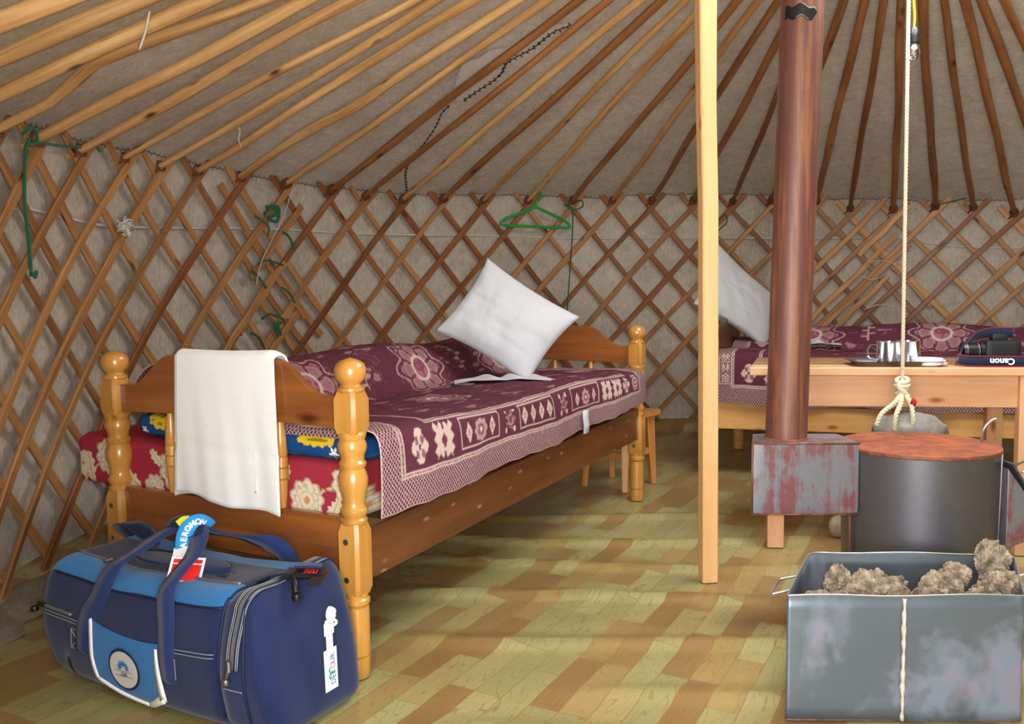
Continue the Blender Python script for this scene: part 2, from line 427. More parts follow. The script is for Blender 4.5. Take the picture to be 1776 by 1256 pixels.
def floor_mat():
    m, nt, b = mat('vinyl_parquet'); tc = N(nt, 'ShaderNodeTexCoord')
    P = mapping(nt, tc.outputs['Object'], (1, 1, 1), (0, 0, radians(-62)))
    def brick(w=.285, h=.073):
        bk = N(nt, 'ShaderNodeTexBrick'); bk.offset = .41; bk.offset_frequency = 3; bk.squash = 1.0
        bk.inputs['Scale'].default_value = 1.0; bk.inputs['Brick Width'].default_value = w; bk.inputs['Row Height'].default_value = h
        bk.inputs['Mortar Size'].default_value = .0011; bk.inputs['Mortar Smooth'].default_value = .2
        bk.inputs['Color1'].default_value = (0, 0, 0, 1); bk.inputs['Color2'].default_value = (1, 1, 1, 1); bk.inputs['Mortar'].default_value = (.5, .5, .5, 1)
        link(nt, P, bk.inputs['Vector']); return bk
    bk = brick(); rnd = N(nt, 'ShaderNodeSeparateColor'); link(nt, bk.outputs['Color'], rnd.inputs[0]); R_ = rnd.outputs[0]
    base = ramp(nt, R_, [(0, L4('#a3a06e')), (.25, L4('#969262')), (.42, L4('#aba876')), (.55, L4('#a08a58')), (.75, L4('#957a50')), (1, L4('#8a6842'))])
    # cathedral grain: rings stretched along the plank, shifted per plank
    cx_ = N(nt, 'ShaderNodeCombineXYZ'); link(nt, mth(nt, 'MULTIPLY', R_, 9), cx_.inputs[0]); link(nt, mth(nt, 'MULTIPLY', R_, 5), cx_.inputs[1]); link(nt, mth(nt, 'MULTIPLY', R_, 3), cx_.inputs[2])
    ad = N(nt, 'ShaderNodeVectorMath', operation='ADD'); link(nt, P, ad.inputs[0]); link(nt, cx_.outputs[0], ad.inputs[1])
    gn = noise(nt, mapping(nt, ad.outputs[0], (3.5, 15, 1)), 1, 2, .5, .3)
    gr = mth(nt, 'FRACT', mth(nt, 'MULTIPLY', gn, 11))
    gl = ramp(nt, gr, [(0, (0, 0, 0, 1)), (.42, (0, 0, 0, 1)), (.5, (1, 1, 1, 1)), (.58, (0, 0, 0, 1))])
    c = mixc(nt, mth(nt, 'MULTIPLY', gl, .7), base, L4('#86602e'))
    fn = noise(nt, mapping(nt, ad.outputs[0], (6, 160, 1)), 1, 4, .6)
    c = mixc(nt, mth(nt, 'MULTIPLY', ramp(nt, fn, [(.4, (0, 0, 0, 1)), (.7, (1, 1, 1, 1))]), .35), c, L4('#a8884c'))
    c = mixc(nt, mth(nt, 'MULTIPLY', bk.outputs['Fac'], .7), c, L4('#7c5428'))
    big = noise(nt, tc.outputs['Object'], 2.3, 3, .5)
    c = mixc(nt, mth(nt, 'MULTIPLY', ramp(nt, big, [(.35, (0, 0, 0, 1)), (.7, (1, 1, 1, 1))]), .22), c, L4('#8b7a3c'))
    # old red-brown spill beside the bed
    sx = N(nt, 'ShaderNodeVectorMath', operation='DISTANCE'); link(nt, mapping(nt, tc.outputs['Object'], (1, .72, 1)), sx.inputs[0]); sx.inputs[1].default_value = (-.34, 2.84 * .72, 0)
    near = ramp(nt, sx.outputs['Value'], [(.03, (1, 1, 1, 1)), (.16, (0, 0, 0, 1))])
    sp = ramp(nt, noise(nt, tc.outputs['Object'], 34, 5, .65), [(.48, (0, 0, 0, 1)), (.56, (1, 1, 1, 1))])
    c = mixc(nt, mth(nt, 'MULTIPLY', mth(nt, 'MULTIPLY', sp, near), .7), c, L4('#7d3a20'))
    link(nt, c, b.inputs['Base Color']); b.inputs['Roughness'].default_value = .33; b.inputs['Specular IOR Level'].default_value = .45
    bump(nt, b, noise(nt, tc.outputs['Object'], 9, 3), .12, .01)
    return m
M_FLOOR = floor_mat()

def text(name, body, size, material, parent, matrix, extrude=.0006, sx=1.0, bold=0.0, spacing=1.0):
    cu = bpy.data.curves.new(name, 'FONT'); cu.body = body; cu.size = size; cu.extrude = extrude; cu.offset = bold
    cu.align_x = 'CENTER'; cu.align_y = 'CENTER'; cu.space_character = spacing; cu.resolution_u = 3
    t = bpy.data.objects.new(name + '_c', cu); COL.objects.link(t)
    dg = bpy.context.evaluated_depsgraph_get(); me = bpy.data.meshes.new_from_object(t.evaluated_get(dg))
    bpy.data.objects.remove(t); bpy.data.curves.remove(cu)
    me.materials.clear(); me.materials.append(material)
    S = Matrix.Diagonal((sx, 1, 1, 1)); me.transform(S)
    o = bpy.data.objects.new(name, me); COL.objects.link(o); o.parent = parent; o.matrix_local = matrix
    return o
def frame_m(o, x, y):
    x = Vector(x).normalized(); z = x.cross(Vector(y)).normalized(); y = z.cross(x)
    m_ = Matrix.Identity(4)
    for i in range(3): m_[i][0] = x[i]; m_[i][1] = y[i]; m_[i][2] = z[i]; m_[i][3] = o[i]
    return m_

def roundbox(lo, hi, r, res, mb=None, deform=None, keep=None):
    """six dense grids of a rounded box; keep(face_center)->bool selects faces"""
    mb = mb or MB(); lo = np.array(lo, float); hi = np.array(hi, float); r = min(r, *( (hi - lo) / 2.001))
    rs = np.array(res if hasattr(res, '__len__') else (res,) * 3, float)
    for ax in range(3):
        a, b2 = [i for i in range(3) if i != ax]
        na = max(2, int(round((hi[a] - lo[a]) / rs[a])) + 1); nb = max(2, int(round((hi[b2] - lo[b2]) / rs[b2])) + 1)
        for side in (0, 1):
            A, B2 = np.meshgrid(np.linspace(lo[a], hi[a], na), np.linspace(lo[b2], hi[b2], nb), indexing='ij')
            P = np.zeros((na, nb, 3)); P[..., a] = A; P[..., b2] = B2; P[..., ax] = hi[ax] if side else lo[ax]
            inner = np.clip(P, lo + r, hi - r); d = P - inner; ln = np.linalg.norm(d, axis=-1, keepdims=True)
            Q = inner + d / np.maximum(ln, 1e-9) * r
            uv = np.stack([A, B2], -1)
            if keep is not None:
                fc = (Q[:-1, :-1] + Q[1:, 1:]) / 2
                Qd = deform(Q) if deform else Q
                idx = np.arange(na * nb).reshape(na, nb); fs = []; us = []
                K = keep(fc)
                for i in range(na - 1):
                    for j in range(nb - 1):
                        if K[i, j]:
                            fs.append([idx[i, j], idx[i + 1, j], idx[i + 1, j + 1], idx[i, j + 1]]); us.append([tuple(uv[i, j]), tuple(uv[i + 1, j]), tuple(uv[i + 1, j + 1]), tuple(uv[i, j + 1])])
                if fs:
                    used = sorted({i for f in fs for i in f}); mp = {k: n for n, k in enumerate(used)}
                    V = Qd.reshape(-1, 3)[used]; mb.add(V, [[mp[i] for i in f] for f in fs], us)
            else:
                mb.grid(deform(Q) if deform else Q, uv=uv)
    return mb

# ------------------------------------------------------------------ the round room
CX, CY, RW = 1.389, 2.825, 2.957          # centre and radius of the lattice wall
RCX, RCY, RR, RH = 1.30, 2.50, 0.70, 2.30  # crown ring centre, radius, height
def wp(az, z, r=RW):
    a = radians(az); return np.array([CX + r * cos(a), CY + r * sin(a), z])
HEADS = [(208.0, 1.45), (202.6, 1.45), (197.3, 1.45), (192.1, 1.45), (187.5, 1.45), (183.2, 1.45), (178.7, 1.46), (173.7, 1.466), (168.5, 1.479), (164.2, 1.476), (159.6, 1.489), (154.2, 1.493), (148.5, 1.486), (142.5, 1.484), (138.0, 1.468), (132.9, 1.47), (127.4, 1.489), (121.9, 1.493), (115.8, 1.505), (109.7, 1.513), (104.3, 1.518), (99.1, 1.52), (93.6, 1.52), (88.5, 1.509), (83.6, 1.512), (78.1, 1.50), (74.0, 1.445), (69.0, 1.429), (64.3, 1.436), (60.2, 1.417), (55.9, 1.369), (51.5, 1.36), (47.5, 1.36), (42.5, 1.37), (37.5, 1.38)]
haz = np.array([h[0] for h in HEADS])[::-1]; hz = np.array([h[1] for h in HEADS])[::-1]
SEAM_AZ = np.array([54.0, 64.5, 69.0, 75.6, 86.2, 99.6, 105.7, 115.0, 120.5, 132.2, 139.9, 147.4, 153.2, 158.2, 165.1, 170.9, 177.6, 180.0])
SEAM_Z = np.array([1.46, 1.475, 1.51, 1.52, 1.57, 1.575, 1.545, 1.55, 1.545, 1.512, 1.515, 1.51, 1.517, 1.53, 1.535, 1.515, 1.52, 1.51])
def seam_z(az): return float(np.interp(az, SEAM_AZ, SEAM_Z))

# floor: vinyl sheet laid loosely, so it ripples; it turns up a little at the wall
mb = MB(); n = 150
xs = np.linspace(-2.1, 4.7, 230); ys = np.linspace(-1.0, 6.1, 240)
X, Y_ = np.meshgrid(xs, ys, indexing='ij'); rr = np.hypot(X - CX, Y_ - CY)
k = np.minimum(1, (RW + .045) / np.maximum(rr, 1e-6)); rr2 = rr * k
X2 = np.where(rr * 1.0 > RW + .045, CX + (X - CX) * k, X); Y2 = np.where(rr > RW + .045, CY + (Y_ - CY) * k, Y_)
rip = .0032 * wob(X * .35, Y_ * 1.0 + .12 * X, 13, 3, 4) * (sm(rr, 2.9, 2.3))
phi = Y_ + .10 * X + .05 * wob(X, Y_, 1.6, 6)
ridge = np.zeros_like(X)
for y0, a, w, x0, x1 in ((2.30, .009, .028, -.3, .8), (2.62, .012, .026, -.35, .9), (2.95, .011, .026, -.4, 1.6), (3.28, .010, .03, -.5, 1.2), (2.02, .006, .035, 0.2, 1.3), (1.78, .005, .04, -.2, .6), (3.62, .008, .03, -.2, 1.4)):
    ridge += 1.9 * a * np.exp(-((phi - y0 - .03 * np.sin(X * 3 + y0 * 5)) / w) ** 2) * sm(X, x0 - .2, x0 + .15) * (1 - sm(X, x1 - .2, x1 + .2))
feet = np.ones_like(X)
for fx_, fy_ in ((.628, 2.745), (.93, 3.08), (1.74, 2.95), (.555, 3.84), (-.39, 2.07), (1.0, 4.33), (.97, 3.5), (1.24, 3.2), (1.14, 2.4)): feet = feet * sm(np.hypot(X - fx_, Y_ - fy_), .05, .15)
Zf = -.0125 + (rip + ridge) * feet + .012 * (1 - 0)
Zf = Zf - .0035
tu = sm(rr, RW - .09, RW + .02) * .075
Zf = np.where(rr > RW - .12, tu, Zf)
mb.grid(np.stack([X2, Y2, Zf], -1))
# ridges die out under furniture feet is left to the sheet itself
fl = mb.build('floor', M_FLOOR, smooth=True, fix=False); tag(fl, 'rippled yellow-green vinyl floor printed with short wooden parquet planks', 'floor', kind='structure')

# felt wall behind the lattice, open at the doorway behind the camera
az = np.linspace(-104, 233, 420); zz = np.linspace(-.02, 1.0, 40)
P = np.zeros((len(az), len(zz), 3))
for i, a in enumerate(az):
    top = (seam_z(a) if a > 40 else 1.5) + .012
    for j, t in enumerate(zz):
        z = -.02 + t * (top + .02) if False else (-.02 + (t + .02) / 1.02 * (top + .02))
        r = RW + .035 + .008 * wob(a * .06, z, 3.2, 2)
        P[i, j] = wp(a, z, r)
mb = MB(); mb.grid(P); w = mb.build('wall_back', FELT_WALL, smooth=True, fix=False); tag(w, 'curved beige felt wall behind the wooden lattice', 'wall', kind='structure')
# earth and felt skirt between floor edge and wall
mb = MB(); rings = []
for a in np.linspace(178, 215, 60):
    rings.append([wp(a, -.01, RW + .03), wp(a, .05 + .012 * sin(a), RW + .0), wp(a, .045, RW - .05), wp(a, .0, RW - .13 - .02 * sin(a * 1.7))])
mb.grid(np.array(rings)); w = mb.build('trim_1', felt('ground_felt', '#a09484', '#6f6454', True), smooth=True, fix=False); tag(w, 'grey felt skirt along the foot of the wall at left', 'wall trim', kind='structure')

# felt roof: ruled from wall to crown, sagging a little between poles
az = np.linspace(-180, 180, 361)
mb = MB(); P = np.zeros((len(az), 40, 3))
for i, a in enumerate(az):
    aw = a % 360 if (a % 360) <= 233 else a % 360
    z0 = seam_z(aw if aw <= 200 else 180) if 40 < aw < 232 else 1.52
    base = wp(a, z0 - .012, RW + .06); ring = np.array([RCX + RR * cos(radians(a)), RCY + RR * sin(radians(a)), RH + .055])
    for j in range(40):
        t = j / 39
        p = base + (ring - base) * t; p[2] += .035 * sin(pi * t) + .006 * wob(p[0] * 1.2, p[1] * 1.2, 5, 4) * sin(pi * t)
        P[i, j] = p
mb.grid(P); c = mb.build('ceiling', FELT_ROOF, smooth=True, fix=False); tag(c, 'grey-brown felt roof sloping up behind the wooden poles', 'roof', kind='structure')

# dark hand stitching along the roof edge and the felt seams (parts of the roof)
def stitch(name, pts, step=.016, r=.0013, normal=None, amp=.009):
    mb = MB(); L_ = np.zeros(len(pts)); pts = np.array(pts); L_[1:] = np.cumsum(np.linalg.norm(np.diff(pts, axis=0), axis=1))
    mb.tube(pts, r, 5)
    k = 0
    for s_ in np.arange(0, L_[-1], step):
        p = np.array([np.interp(s_, L_, pts[:, i]) for i in range(3)]); q = np.array([np.interp(s_ + .01, L_, pts[:, i]) for i in range(3)]) - p
        side = np.cross(q, normal if normal is not None else (p - np.array([CX, CY, 1.2]))); side /= max(1e-9, np.linalg.norm(side))
        d = side * amp * (1 if k % 2 else -1); mb.tube([p, p + d + q * .3], r * 1.2, 4); k += 1
    o = mb.build(name, SEAM, c, fix=False); return o
stitch('edge_stitching', [wp(a, seam_z(a) - .004 + .004 * sin(a * 1.3), RW + .012) for a in np.arange(54, 181, .8)])
def onroof(x, y):
    a = atan2(y - CY, x - CX); base = wp(degrees(a), seam_z(degrees(a) % 360) - .012, RW + .06); ring = np.array([RCX + RR * cos(a), RCY + RR * sin(a), RH + .055])
    d = (ring - base)[:2]; t = np.dot(np.array([x, y]) - base[:2], d) / (d @ d); p = base + (ring - base) * t
    return (x, y, p[2] + .035 * sin(pi * t) - .014)
sA = spline([onroof(*p) for p in [(-.62, 5.13), (-.587, 4.986), (-.566, 4.77), (-.519, 4.62), (-.434, 4.48), (-.362, 4.34), (-.322, 4.22), (-.28, 4.16)]], 5)
stitch('felt_seam', sA, .02, .0022, amp=.011)
sB = spline([onroof(*p) for p in [(-.21, 4.14), (-.164, 4.10), (-.07, 4.03), (-.029, 3.978), (-.002, 3.897), (.099, 3.843), (.15, 3.79), (.194, 3.746), (.24, 3.735), (.265, 3.724)]], 6)
stitch('patch_stitching', sB + np.array([0, 0, -.006]), .016, .0026, amp=.016)
# the pale patch of lighter felt next to the stitching
up_ = [onroof(*p) for p in [(-.25, 4.10), (-.23, 3.93), (-.19, 3.80), (-.12, 3.79), (-.074, 3.755), (.024, 3.773), (.10, 3.74), (.144, 3.716), (.2, 3.70), (.26, 3.715)]]
up_ = spline(up_, 6); n_ = len(sB); lo_ = sB; hi_ = np.array([[np.interp(t, np.linspace(0, 1, len(up_)), up_[:, i]) for i in range(3)] for t in np.linspace(0, 1, n_)])
rows = np.array([lo_ + (hi_ - lo_) * t + np.array([0, 0, -.004]) for t in np.linspace(0, 1, 6)]); mb = MB(); mb.grid(rows)
o = mb.build('felt_patch', felt('pale_patch_felt', '#f0e8da', '#cfc5b4', False), c, smooth=True, fix=False); o['label'] = 'paler felt patch stitched to the roof'

# ------------------------------------------------------------------ crown ring
cr = empty('crown_ring', (RCX, RCY, RH), label='round wooden crown at the top of the tent that holds the roof poles', cat='tent crown')
mb = MB(); mb.tube([(.70 * cos(t), .70 * sin(t), .02) for t in np.linspace(0, 2 * pi, 64, endpoint=False)], .04, 10, closed=True); mb.build('rim', W_POLE, cr, smooth=True)
for k in range(2):
    mb = MB(); a = radians(30 + 90 * k); mb.bar((-.68 * cos(a), -.68 * sin(a), .04), (.68 * cos(a), .68 * sin(a), .04), .045, .045); mb.build('cross_beam', W_POLE, cr)

# ------------------------------------------------------------------ roof poles, one thing each
TW = {2: -1, 3: 6, 4: 12, 5: 7, 6: 6, 7: 4, 8: -3, 9: -2, 10: -4, 11: -7, 12: -6, 13: -4, 14: -7, 15: -8, 16: -7, 17: -6, 18: -2, 19: -4, 20: -2, 21: 1, 22: 3, 23: 6, 24: 4, 25: 7, 26: 8, 27: 11, 28: 13, 29: 14, 30: 15, 31: 18, 32: 19}
LAB = {2: 'thick pale roof pole cutting the very top left corner of the photo', 3: 'second roof pole from the top left corner, straight and pale, foot out of frame',
 4: 'third roof pole from the top left corner, pale with a peeled stretch', 5: 'crooked roof pole at left with two bends under a white string',
 6: 'roof pole whose foot ends beside the first green cord at the left edge', 7: 'roof pole ending at the short horizontal green cord at left',
 8: 'thin roof pole rising directly above the frayed white knot', 9: 'roof pole with two small string ties, first to the right of the frayed white knot',
 10: 'roof pole with a short white string dangling under its middle, left of the towel', 11: 'roof pole with a knotty lump halfway, its foot above the bed footboard towel',
 12: 'roof pole meeting the wall just above the left green lashings', 13: 'roof pole whose foot is first to the right of the green lashings',
 14: 'roof pole second to the right of the green lashings, crossing the felt seam', 15: 'roof pole whose foot touches the bottom of the dark felt seam',
 16: 'roof pole first to the right of the felt seam foot, left of the white pillow', 17: 'roof pole with its foot straight above the top corner of the near white pillow',
 18: 'light roof pole that the green coat hanger hangs from', 19: 'roof pole first right of the hanger, where the long green cord is tied',
 20: 'lighter roof pole second to the right of the coat hanger', 21: 'dark roof pole third to the right of the coat hanger, left of pillar',
 22: 'roof pole whose foot is hidden behind the wooden pillar', 23: 'roof pole crossing between pillar and stove pipe, foot above the far pillow',
 24: 'roof pole whose foot is hidden behind the stove pipe', 25: 'first roof pole emerging right of the stove pipe',
 26: 'second roof pole to the right of the stove pipe, dark', 27: 'roof pole running just left of the hanging rope',
 28: 'roof pole just right of the hanging light bulb', 29: 'roof pole second to the right of the light bulb',
 30: 'roof pole third to the right of the light bulb, foot near the right edge', 31: 'roof pole at the right edge, fourth to the right of the light bulb', 32: 'short visible length of roof pole in the top right corner'}
for i, (a, z) in enumerate(HEADS):
    if i not in LAB: continue
    aa = radians(a + TW[i]); b0 = wp(a, z, RW - .012); e = np.array([RCX + RR * cos(aa), RCY + RR * sin(aa), RH])
    d = e - b0; L = np.linalg.norm(d); d /= L; side = np.cross(d, (0, 0, 1)); side /= np.linalg.norm(side); upv = np.cross(side, d)
    pts = []; rad = []; n = 26
    rb = {2: .029, 3: .026, 4: .025, 5: .021, 6: .024, 7: .021, 11: .022}.get(i, .0185 + .002 * sin(i * 2.1))
    for k in range(n + 1):
        t = k / n; s_ = (t - .03) * L
        q_ = 1.0 if i < 12 else .45; w_ = q_ * (.008 * sin(t * 7 + i * 1.7) + .005 * sin(t * 17 + i)); v_ = .005 * sin(t * 9 + i * 2.3)
        if i == 5: v_ = .006 * sin(t * 11) - .006 + .050 * float(sm(t, .125, .185)) * (1 - float(sm(t, .2, .55)))
        if i == 11: v_ += -.014 * math.exp(-((t - .33) / .07) ** 2)
        fade = min(1, t * 6)
        pts.append(b0 + d * s_ + side * w_ * fade + upv * v_ * fade)
        rad.append(rb * (.72 + .28 * min(1, t * 5)) * (1 + .06 * sin(t * 23 + i * 3)) * (1.15 if i == 11 and abs(t - .36) < .03 else 1))
    pole = empty('roof_pole', tuple(b0), label=LAB[i], cat='roof pole', group='roof poles fanning from the wall to the crown')
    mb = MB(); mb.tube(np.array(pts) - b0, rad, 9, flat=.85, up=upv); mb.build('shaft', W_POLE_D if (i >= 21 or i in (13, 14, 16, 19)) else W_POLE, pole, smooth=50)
    mb = MB()                                     # rawhide tie round the foot
    f0 = d * .015
    for q in range(3 if i >= 12 else 1):
        cpt = d * (.01 + .012 * q)
        mb.tube([cpt + (side * cos(t) + upv * sin(t)) * (rb * .95 + .004) + d * .004 * sin(3 * t + q) for t in np.linspace(0, 2 * pi, 14, endpoint=False)], .0042, 6, closed=True)
    mb.tube([side * -.03 + np.array([0, 0, -.02]), f0, side * .03 + np.array([0, 0, -.025])], .006, 6)
    mb.build('tie', M_LEATHER, pole, smooth=True)

# ------------------------------------------------------------------ lattice wall sections
SEC = [(150.9, 400, 'left section of the wooden lattice wall, at the left edge up to the green lashings'),
       (72.0, 150.9, 'middle section of the wooden lattice wall, between the green lashings and the hanging rope'),
       (0, 72.0, 'right section of the wooden lattice wall, right of the hanging rope behind the far bed')]
lats = [empty('lattice_panel', tuple(wp(a_, 0)), label=l, cat='lattice wall', group='lattice wall sections') for (a_, l) in zip((165, 110, 60), [s[2] for s in SEC])]
def lath(az0, z0, sgn, layer, parent, length=None, wdt=.034, name='lath', material=None, sl=None):
    """sgn +1: runs down towards larger azimuth (down-left seen from inside)"""
    slope = sl or (1.03 if sgn > 0 else 1.12); r = RW - .004 - layer * .014
    ang = degrees(1 / slope / RW); zb = .02; dz = (z0 - zb) if length is None else length * .7
    n = 12; rings = []; off = np.array(parent.location)
    st = .05
    for k in range(n + 1):
        dd = -st + (dz + st) * k / n
        a = az0 + sgn * dd * ang + .12 * sin(k * .9 + az0); z = z0 - dd
        p = wp(a, z, r); q = wp(a + .3, z, r); th = (q - p) / np.linalg.norm(q - p) * 1.0
        dirv = np.array([th[0] * sgn, th[1] * sgn, -slope]) ; dirv /= np.linalg.norm(dirv)
        nrm = np.array([cos(radians(a)), sin(radians(a)), 0]); wv = np.cross(dirv, nrm); wv /= np.linalg.norm(wv)
        h = wdt / 2 * (1 + .08 * sin(k * 1.7 + az0 * 3)); t = .0062
        rings.append([p - wv * h - nrm * t * .3 - off, p - wv * h * .8 - nrm * t - off, p + wv * h * .8 - nrm * t - off, p + wv * h - nrm * t * .3 - off, p + wv * h + nrm * t - off, p - wv * h + nrm * t - off])
    mb = MB(); mb.sweep(rings); return mb.build(name, material or W_LATH, parent, fix=False)
for i, (a, z) in enumerate(HEADS):
    par = lats[[k for k, s_ in enumerate(SEC) if s_[0] <= a < s_[1]][0]]
    pale = W_LATH_PALE if i in (26, 27, 30) else (W_LATH_D if 12 <= i <= 24 and i % 4 != 2 else None); fr_m = W_LATH_D if i in (11, 13, 15, 17, 18, 21, 23, 29, 30) else None
    lath(a - .7, z - .0, 1, 1, par, wdt=.033 + .004 * sin(i * 2.3), material=fr_m)
    lath(a + .7, z - .0, -1, 0, par, wdt=.032 + .004 * sin(i * 1.3), material=pale)
# doubled laths where two sections overlap
for (a, z, s_, l_, par, mt) in [(147.6, 1.34, 1, .38, 1, None), (150.1, 1.05, 1, .34, 1, None), (148.7, .80, 1, .5, 1, None), (155.6, 1.40, -1, .8, 0, None), (151.3, .88, -1, .4, 0, None), (152.6, 1.2, -1, .45, 0, None), (151.4, 1.0, 1, .5, 0, None),
                              (68.2, 1.40, 1, .30, 2, W_LATH_PALE), (69.5, 1.22, 1, .66, 2, W_LATH_PALE), (68.1, 1.16, 1, .62, 2, None), (72.4, 1.28, -1, .55, 1, None), (70.3, .96, 1, .35, 2, W_LATH_PALE), (70.6, 1.46, 1, .9, 1, W_LATH_PALE)]:
    lath(a, z, s_, 2 if s_ > 0 else -.4, lats[par], length=l_ * 1.2, material=mt)
# ------------------------------------------------------------------ cords and ties on the wall
def cord(name, azz, r=.004, mt=M_GREEN, lay=.035, label='', cat='cord', group=None, n=6, extra=None):
    P = spline([wp(a, z, RW - lay) for a, z in azz], n); b0 = P[0]; mb = MB(); mb.tube(P - b0, r, 7)
    if extra:
        for e in extra: mb.tube(spline([wp(a, z, RW - lay - .004) for a, z in e], n) - b0, r, 7)
    o = mb.build(name, mt, smooth=True, origin=None, fix=False); o.location = b0; return tag(o, label, cat, group)
cord('wall_cord', [(200, 1.2), (190, 1.19), (183.87, 1.198), (179.85, 1.235), (175.85, 1.231), (170.38, 1.215), (163.31, 1.232), (153.77, 1.26), (146.98, 1.272), (137.71, 1.273), (120.32, 1.29), (109.25, 1.284), (93.79, 1.284), (73.6, 1.264), (67.92, 1.254), (63.09, 1.198), (54.82, 1.165), (48, 1.16)], .0055, M_CORD, -.022, 'long white cord running round the felt wall behind the lattice', 'cord')
cord('green_rope', [(180.06, 1.453), (180.55, 1.409), (180.94, 1.284), (180.96, 1.212), (180.75, 1.121), (180.72, 1.012)], .0055, M_GREEN, .03, 'green cord hanging down the lattice near the left edge', 'cord', 'green cords', extra=[[(180.9, 1.46), (179.6, 1.49), (179.3, 1.45), (180.3, 1.43)], [(180.9, 1.03), (180.4, 1.01), (180.2, 1.03)]])
cord('green_rope', [(179.4, 1.448), (176.76, 1.459), (173.6, 1.478), (172.35, 1.492), (171.8, 1.478)], .0048, M_GREEN, .03, 'short green cord stretched level under the second roof pole foot at left', 'cord', 'green cords')
gl = 'green lashings joining two lattice sections'
cord('green_lashing', [(151.9, 1.33), (150.9, 1.373), (150.25, 1.335), (151.4, 1.318), (150.27, 1.30), (150.0, 1.37), (151.6, 1.365)], .008, M_GREEN, .045, 'topmost bunched green lashing of the left lattice joint', 'lashing', gl)
cord('green_lashing', [(153.12, 1.317), (152.09, 1.296), (151.37, 1.268), (151.55, 1.225)], .005, M_GREEN, .045, 'thin green lashing second from top, left of the joint', 'lashing', gl)
cord('green_lashing', [(149.5, 1.254), (148.69, 1.227), (148.13, 1.171)], .006, M_GREEN, .045, 'green lashing curling on the right side just below the white cord', 'lashing', gl)
cord('green_lashing', [(152.98, 1.091), (151.68, 1.109), (149.58, 1.089)], .005, M_GREEN, .045, 'level green lashing at mid height of the joint', 'lashing', gl)
cord('green_lashing', [(153.76, 1.058), (152.89, 1.026), (151.96, .976)], .0055, M_GREEN, .045, 'green lashing slanting below the level one, beside a white string', 'lashing', gl)
cord('green_lashing', [(149.98, .981), (149.01, .953), (148.22, .903)], .0055, M_GREEN, .045, 'green lashing slanting on the right, two below the white cord', 'lashing', gl)
cord('green_lashing', [(152.71, .829), (151.55, .85), (149.68, .816), (150.61, .80), (150.2, .748), (151.21, .807), (150.67, .735)], .006, M_GREEN, .045, 'large tangled green lashing with hanging tails above the bed', 'lashing', gl)
cord('green_lashing', [(154.29, .767), (153.18, .742), (152.48, .684)], .0055, M_GREEN, .045, 'lowest green lashing, just above the towel', 'lashing', gl)
cord('green_rope', [(110.15, 1.51), (110.4, 1.473), (109.85, 1.455), (109.96, 1.255), (110.4, .998), (110.92, .66)], .0042, M_GREEN, .04, 'long thin green cord hanging right of the coat hanger', 'cord', 'green cords', extra=[[(109.7, 1.5), (108.7, 1.52), (108.5, 1.48), (109.8, 1.46), (111, 1.49)]])
cord('green_rope', [(90.57, 1.384), (90.05, 1.41), (89.46, 1.432), (89.3, 1.38), (90.05, 1.345), (90.49, 1.327), (91, 1.36)], .004, M_GREEN, .04, 'looped green cord end beside the pillar above the far pillow', 'cord', 'green cords')
cord('green_rope', [(64.6, 1.444), (62.59, 1.464), (60.98, 1.48)], .0035, M_GREEN, .04, 'short green cord stretched between two pole feet at far right', 'cord', 'green cords')
for (q, l_) in (([(72.2, .80), (70.2, .83), (68.2, .80)], 'lower'), ([(72.0, 1.10), (70.3, 1.11), (68.3, 1.08)], 'upper'), ([(73, 1.02), (71.2, .99), (69.6, 1.03)], 'middle')):
    cord('white_string_tie', q, .003, M_CORD, .05, l_ + ' white string tie on the lattice joint left of the hanging rope', 'string', 'white string ties')
cord('white_string', [(147.92, 1.492), (148.3, 1.44), (148.59, 1.418), (149.59, 1.315), (152.43, 1.114), (153.3, 1.0), (152.9, .98)], .0022, M_CORD, .05, 'thin white string trailing from a pole foot past the green lashings', 'string')
# frayed white knot
mb = MB(); kc = wp(169.92, 1.213, RW - .05)
for k in range(34):
    a = rng.uniform(0, 2 * pi); l_ = rng.uniform(.018, .045); d = np.array([cos(a) * .55, cos(a) * .5, sin(a) * .8]) * l_; q = np.array(rng.uniform(-.018, .018, 3))
    mb.tube([q * .5, q + d * .5 + rng.uniform(-.008, .008, 3), q * .5 + d], .005, 5)
o = mb.build('frayed_knot', M_CORD, smooth=True, fix=False); o.location = kc; tag(o, 'frayed white knot of cord on the lattice at left', 'knot')
# strings dangling from poles
def pole_pt(i, t, down=0.0):
    a, z = HEADS[i]; aa = radians(a + TW[i]); b0 = wp(a, z, RW - .012); e = np.array([RCX + RR * cos(aa), RCY + RR * sin(aa), RH]); return b0 + (e - b0) * t + np.array([0, 0, -down])
def string(pts, label):
    pts = [p * .965 + np.array([0, 0, CH]) * .035 for p in pts]; P = spline(pts, 5); mb = MB(); mb.tube(P - P[0], .0028, 6); o = mb.build('pole_string', M_CORD, smooth=True, fix=False); o.location = P[0]; tag(o, label, 'string', 'strings on the roof poles')
string([pole_pt(4, .262, -.035), pole_pt(4, .256, .01), pole_pt(4, .247, .05), pole_pt(5, .220, -.045)], 'white string hanging from the third pole down onto the crooked pole at left')
string([pole_pt(10, .108, -.085), pole_pt(10, .114, -.055), pole_pt(10, .110, -.025), pole_pt(10, .116, .012)], 'short white string dangling under a roof pole above the frayed knot')
